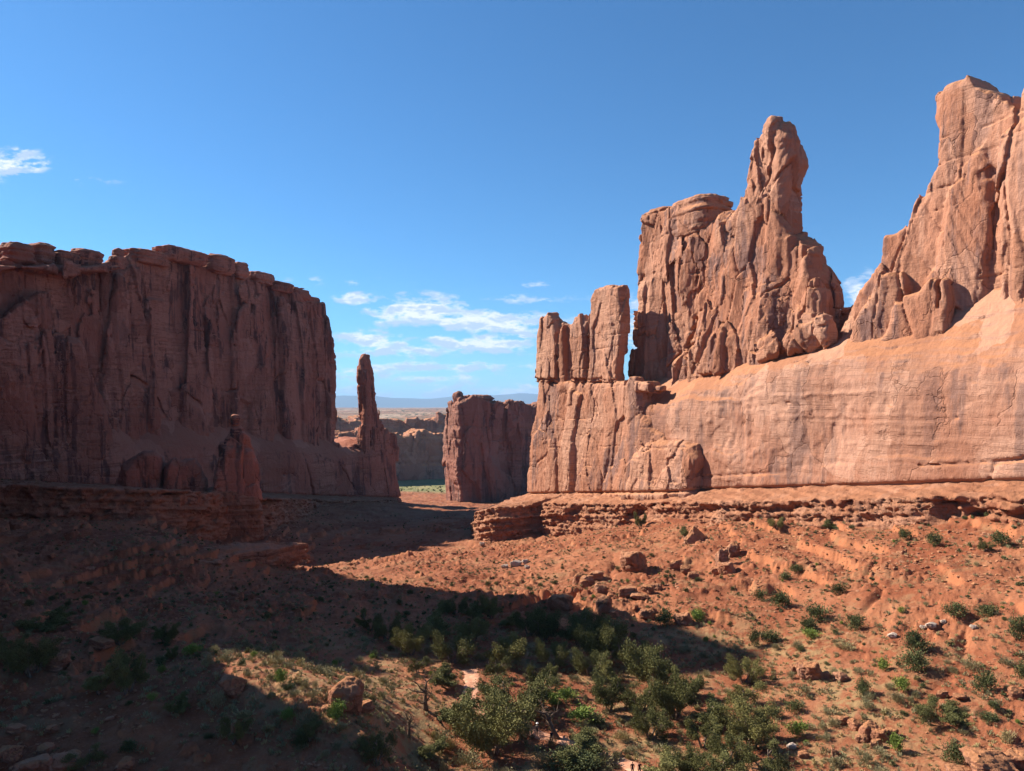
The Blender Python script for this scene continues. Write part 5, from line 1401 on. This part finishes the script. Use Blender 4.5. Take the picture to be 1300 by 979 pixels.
pos = along([(-200, 262), (0, 278), (100, 284), (200, 298), (262, 314), (340, 330), (345, 372), (420, 510), (500, 600)], 4200, 2.0, 60)
replicate("cliff_foot_rubble", STN, pos, .25 + 1.7 * nr.rand(len(pos)) ** 3.5, M_BOULDER, flat=.75, sink=.08)
SB = [make_bush_mesh("tuft", 1.0, .6, 70, M_SAGE, .26, True, 4) for _ in range(5)]
DB = [make_bush_mesh("scrub", 1.6, 1.0, 110, M_SHRUB, .32, False, 5) for _ in range(5)]
GB = [make_bush_mesh("blades", .8, .5, 46, M_GRASS, .30, True, 3) for _ in range(4)]
pos = field(34000, 70, 330, lambda x, y, r: np.clip(.22 + .70 * (fl(x, y) < 1.1) * (N2(x, y, 9, 320) > -.35) + .30 * (N2(x, y, 14, 321) > .15), 0, 1) * pathfar(x, y) * .5)
replicate("sagebrush_ground_cover", SB, pos, .4 + 1.0 * nr.rand(len(pos)) ** 1.6, M_SAGE, True)
pos = field(20000, 70, 260, lambda x, y, r: np.clip(.10 + .6 * (fl(x, y) < 1.15) + .25 * (N2(x, y, 10, 322) > .2), 0, 1) * pathfar(x, y) * .6)
replicate("dry_grass", GB, pos, .4 + .6 * nr.rand(len(pos)), M_GRASS, True)
pos = field(9000, 110, 480, lambda x, y, r: np.clip(.14 + .5 * (N2(x, y, 18, 323) > .05), 0, 1) * (fl(x, y) > .9) * .6)
replicate("desert_scrub", DB, pos, .35 + .5 * nr.rand(len(pos)), M_SHRUB, True)
pos = field(1500, 900, 1500, lambda x, y, r: (N2(x, y, 60, 324) > -.1) * 1.0)
replicate("meadow_scrub", DB, pos, 1.0 + 2.0 * nr.rand(len(pos)), M_SHRUB, True)


# --- the trail: a worn sandy strip draped over the floor
def trail():
    P2 = np.array(PATH_PTS); seg = np.hypot(*np.diff(P2, axis=0).T); t = np.concatenate([[0], np.cumsum(seg)])
    tt = np.arange(0, t[-1], .35); cx = np.interp(tt, t, P2[:, 0]); cy = np.interp(tt, t, P2[:, 1])
    k = np.ones(9) / 9; cx = np.convolve(np.pad(cx, 4, 'edge'), k, 'valid'); cy = np.convolve(np.pad(cy, 4, 'edge'), k, 'valid')
    dx, dy = np.gradient(cx), np.gradient(cy); L = np.hypot(dx, dy); nx, ny = -dy / L, dx / L
    m = 9; V = []
    for j in range(m):
        w = (j / (m - 1) - .5) * 2 * (1.35 + .35 * vn(tt / 2.5, 0 * tt + j // 5, 0 * tt, 61) + .25 * vn(tt / .9, 0 * tt + j // 5, 0 * tt, 62))
        x, y = cx + nx * w, cy + ny * w
        edge = abs(j / (m - 1) - .5) * 2
        V.append(np.stack([x, y, ground(x, y) + (.05 if edge < .9 else -.04)], -1))
    V = np.stack(V, 1); n = len(tt); i = np.arange(n - 1)[:, None] * m + np.arange(m - 1)[None]
    Fc = np.stack([i, i + 1, i + m + 1, i + m], -1).reshape(-1, 4)
    m_, n_, b_ = new_mat("trodden_sand"); pos = n_.n('ShaderNodeNewGeometry').outputs['Position']
    f = n_.noise(n_.vscale(pos, (1.5, 1.5, 1.5)), 1.0, 6, .7)
    m_.node_tree.links.new(n_.mix(n_.ss(f, .35, .65), (.42, .19, .11), (.58, .30, .19)), b_.inputs['Base Color'])
    o = link("path", mesh_np("path", V.reshape(-1, 3), Fc), m_); o['kind'] = 'structure'
trail()


# --- hikers
def flat_mat(name, col):
    m, n, b = new_mat(name); pos = n.n('ShaderNodeTexCoord').outputs['Object']
    f = n.noise(n.vscale(pos, (14, 14, 14)), 1.0, 3, .6)
    m.node_tree.links.new(n.mix(f, tuple(v * .85 for v in col), tuple(min(1, v * 1.15) for v in col)), b.inputs['Base Color']); return m


SKIN = flat_mat("skin", (.42, .24, .16)); HAIR = flat_mat("dark_hair", (.03, .022, .018))
def person(p, yaw, top, bottom, label, hat=None, pack=None, shoes=(.05, .04, .04), stride=.16):
    """one continuous skinned body, 1.74 m tall, walking"""
    J = {}; V, E, Rr = [], [], []
    def a(nm, co, r, par=None):
        J[nm] = len(V); V.append(co); Rr.append(r)
        if par: E.append((J[par], J[nm]))
    a('pel', (0, 0, .94), (.155, .115)); a('waist', (0, .01, 1.10), (.135, .10), 'pel'); a('chest', (0, .01, 1.30), (.165, .115), 'waist'); a('neck0', (0, 0, 1.45), (.085, .07), 'chest'); a('neck1', (0, -.015, 1.53), (.052, .055), 'neck0')
    a('head', (0, -.03, 1.62), (.078, .095), 'neck1'); a('crown', (0, -.02, 1.71), (.062, .075), 'head')
    for s, nm in ((1, 'l'), (-1, 'r')):
        q = stride * s
        a('hip' + nm, (.09 * s, 0, .88), (.095, .10), 'pel'); a('knee' + nm, (.10 * s, -q * .6 - .02, .49), (.062, .065), 'hip' + nm); a('ank' + nm, (.10 * s, -q + .05, .09), (.042, .046), 'knee' + nm)
        a('heel' + nm, (.10 * s, -q + .03, .035), (.040, .040), 'ank' + nm); a('toe' + nm, (.115 * s, -q - .14, .028), (.042, .026), 'heel' + nm)
        a('sh' + nm, (.19 * s, .01, 1.40), (.062, .06), 'chest'); a('elb' + nm, (.245 * s, q * .5 + .03, 1.13), (.042, .044), 'sh' + nm); a('wr' + nm, (.25 * s, q * .9 - .08, .90), (.029, .03), 'elb' + nm); a('palm' + nm, (.25 * s, q * .9 - .10, .82), (.034, .022), 'wr' + nm)
        for k in range(4):
            f = 'f%d' % k + nm; y0 = q * .9 - .10 + (k - 1.5) * .022
            a(f, (.25 * s, y0, .765), (.010, .010), 'palm' + nm); a(f + 'b', (.235 * s, y0 - .006, .725 + .006 * abs(k - 1)), (.009, .009), f)
        a('th' + nm, (.245 * s, q * .9 - .145, .80), (.011, .011), 'palm' + nm); a('thb' + nm, (.24 * s, q * .9 - .165, .77), (.009, .009), 'th' + nm)
    me = bpy.data.meshes.new('sk'); me.from_pydata(V, E, []); o = bpy.data.objects.new('sk', me); COL.objects.link(o)
    sk = o.modifiers.new('s', 'SKIN'); sk.use_smooth_shade = True
    for i, r in enumerate(Rr): me.skin_vertices[0].data[i].radius = r
    for i in range(len(V)): me.skin_vertices[0].data[i].use_root = (i == 0)
    sb = o.modifiers.new('d', 'SUBSURF'); sb.levels = 2
    body = bpy.data.meshes.new_from_object(o.evaluated_get(bpy.context.evaluated_depsgraph_get()))
    bpy.data.objects.remove(o)
    # nose, ears and eye sockets pushed out of the one surface
    for v in body.vertices:
        c = v.co
        if c.z > 1.56 and c.y < -.08:
            g = math.exp(-((c.x / .016) ** 2 + ((c.z - 1.63) / .025) ** 2)); c.y -= .022 * g
            for sx in (-1, 1): c.y += .010 * math.exp(-(((c.x - .03 * sx) / .014) ** 2 + ((c.z - 1.665) / .012) ** 2))
    mats = [SKIN, flat_mat("shirt", top), flat_mat("shorts", bottom), flat_mat("shoes", shoes), HAIR]
    for m in mats: body.materials.append(m)
    for f in body.polygons:
        c = f.center; i = 0
        if c.z < .10: i = 3
        elif .52 < c.z < 1.0 and abs(c.x) < .2: i = 2
        elif 1.0 <= c.z < 1.475 and abs(c.x) < .215: i = 1
        elif 1.18 < c.z < 1.475: i = 1
        elif c.z > 1.66 and c.y > -.075 or (c.z > 1.58 and c.y > .0): i = 4
        f.material_index = i; f.use_smooth = True
    root = bpy.data.objects.new('person', None); COL.objects.link(root); root.location = p; root.rotation_euler = (0, 0, yaw)
    b = link('body', body, None, parent=root)
    if hat:
        bm = bmesh.new(); bmesh.ops.create_cone(bm, segments=20, radius1=.20, radius2=.19, depth=.014, cap_ends=True); 
        r = bmesh.ops.create_cone(bm, segments=20, radius1=.108, radius2=.085, depth=.11, cap_ends=True); bmesh.ops.translate(bm, verts=r['verts'], vec=(0, 0, .055))
        link('hat', bm_mesh('hat', bm, flat_mat("hat_cloth", hat)), None, (0, -.02, 1.70), root)
    if pack:
        bm = bmesh.new(); bmesh.ops.create_cube(bm, size=1); bmesh.ops.scale(bm, verts=bm.verts, vec=(.30, .17, .44)); bmesh.ops.bevel(bm, geom=list(bm.edges), offset=.06, segments=3, affect='EDGES')
        link('backpack', bm_mesh('backpack', bm, flat_mat("pack_cloth", pack)), None, (0, .20, 1.24), root)
    tag(root, label, 'person', 'hikers on the trail'); ITEMS.append([root, None, to_px(p), label])


def gp(px, py): 
    p = hit(px, py); return (p[0], p[1], p[2] + .03)
person(gp(700, 944), math.radians(200), (.02, .02, .025), (.03, .03, .04), "person in dark clothes walking beside the leaning dead juniper", pack=(.02, .02, .03))
person(gp(682, 934), math.radians(150), (.20, .17, .15), (.10, .09, .08), "person in a white hat half hidden behind a sagebrush by the dead tree", hat=(.75, .75, .75))
person(gp(803, 985), math.radians(170), (.035, .015, .02), (.02, .02, .03), "left of two dark-clothed people at the bottom edge, seen from the chest up")
person(gp(812, 985), math.radians(190), (.04, .012, .015), (.03, .03, .03), "right of two dark-clothed people at the bottom edge, seen from the chest up", stride=.1)

# ------------------------------------------------------------------ labels: each loose thing by its kind, its look and its place among its neighbours
MARKS = [("the biggest juniper", 628, 940), ("the leaning dead juniper", 706, 930), ("the large juniper clump", 845, 900), ("the lone rounded juniper", 945, 862), ("the pitted boulder", 1030, 852),
         ("the tilted flat slab", 882, 682), ("the long white boulder", 655, 716), ("the boulder pile", 775, 758), ("the knobby upright outcrop", 920, 705), ("the blocky outcrop", 1103, 930), ("the square standing boulder", 1061, 955),
         ("the end of the sunlit ledge", 620, 690), ("the sunlit bright leafy bush", 295, 935), ("the craggy orange outcrop", 438, 890), ("the low orange ledge", 200, 730), ("the pinnacle's square pedestal", 300, 690), ("the pale boulder in shade", 72, 842),
         ("the bottom left boulder heap", 45, 975), ("the two round dark shrubs", 1164, 840), ("the white rock scatter", 1182, 796), ("the thin bare dead tree", 541, 890), ("the largest shaded juniper", 765, 830), ("the broad lower juniper", 955, 940),
         ("the bottom right corner boulder", 1255, 975), ("the ledge at the right edge", 1280, 690), ("the weathered orange boulder", 293, 872), ("the hikers at the bottom", 808, 975)]
ORD = ['nearest', 'second', 'third', 'fourth', 'fifth', 'sixth', 'seventh', 'eighth', 'ninth', 'tenth', 'eleventh', 'twelfth', 'thirteenth', 'fourteenth', 'fifteenth', 'sixteenth', 'seventeenth', 'eighteenth', 'nineteenth', 'twentieth']
bins = {}
for it in ITEMS:
    o, words, (px, py), lab = it
    if lab: o['label'] = lab; continue
    d, nm, mx, my = min((math.hypot(px - mx, 1.3 * (py - my)), nm, mx, my) for nm, mx, my in MARKS)
    dx, dy = px - mx, 1.3 * (py - my)
    side = ('right of' if dx > 0 else 'left of') if abs(dx) > abs(dy) else ('above' if dy < 0 else 'below')
    bins.setdefault((words, side, nm), []).append((d, it))
for (words, side, nm), lst in bins.items():
    lst.sort(key=lambda t: t[0])
    for k, (d, it) in enumerate(lst):
        o = it[0]
        if len(lst) == 1: o['label'] = f"only {words} {side} {nm}"
        else: o['label'] = f"{words}, {ORD[min(k, 19)]} of several {side} {nm}" if k else f"{words} {side} {nm}, nearest of several there"
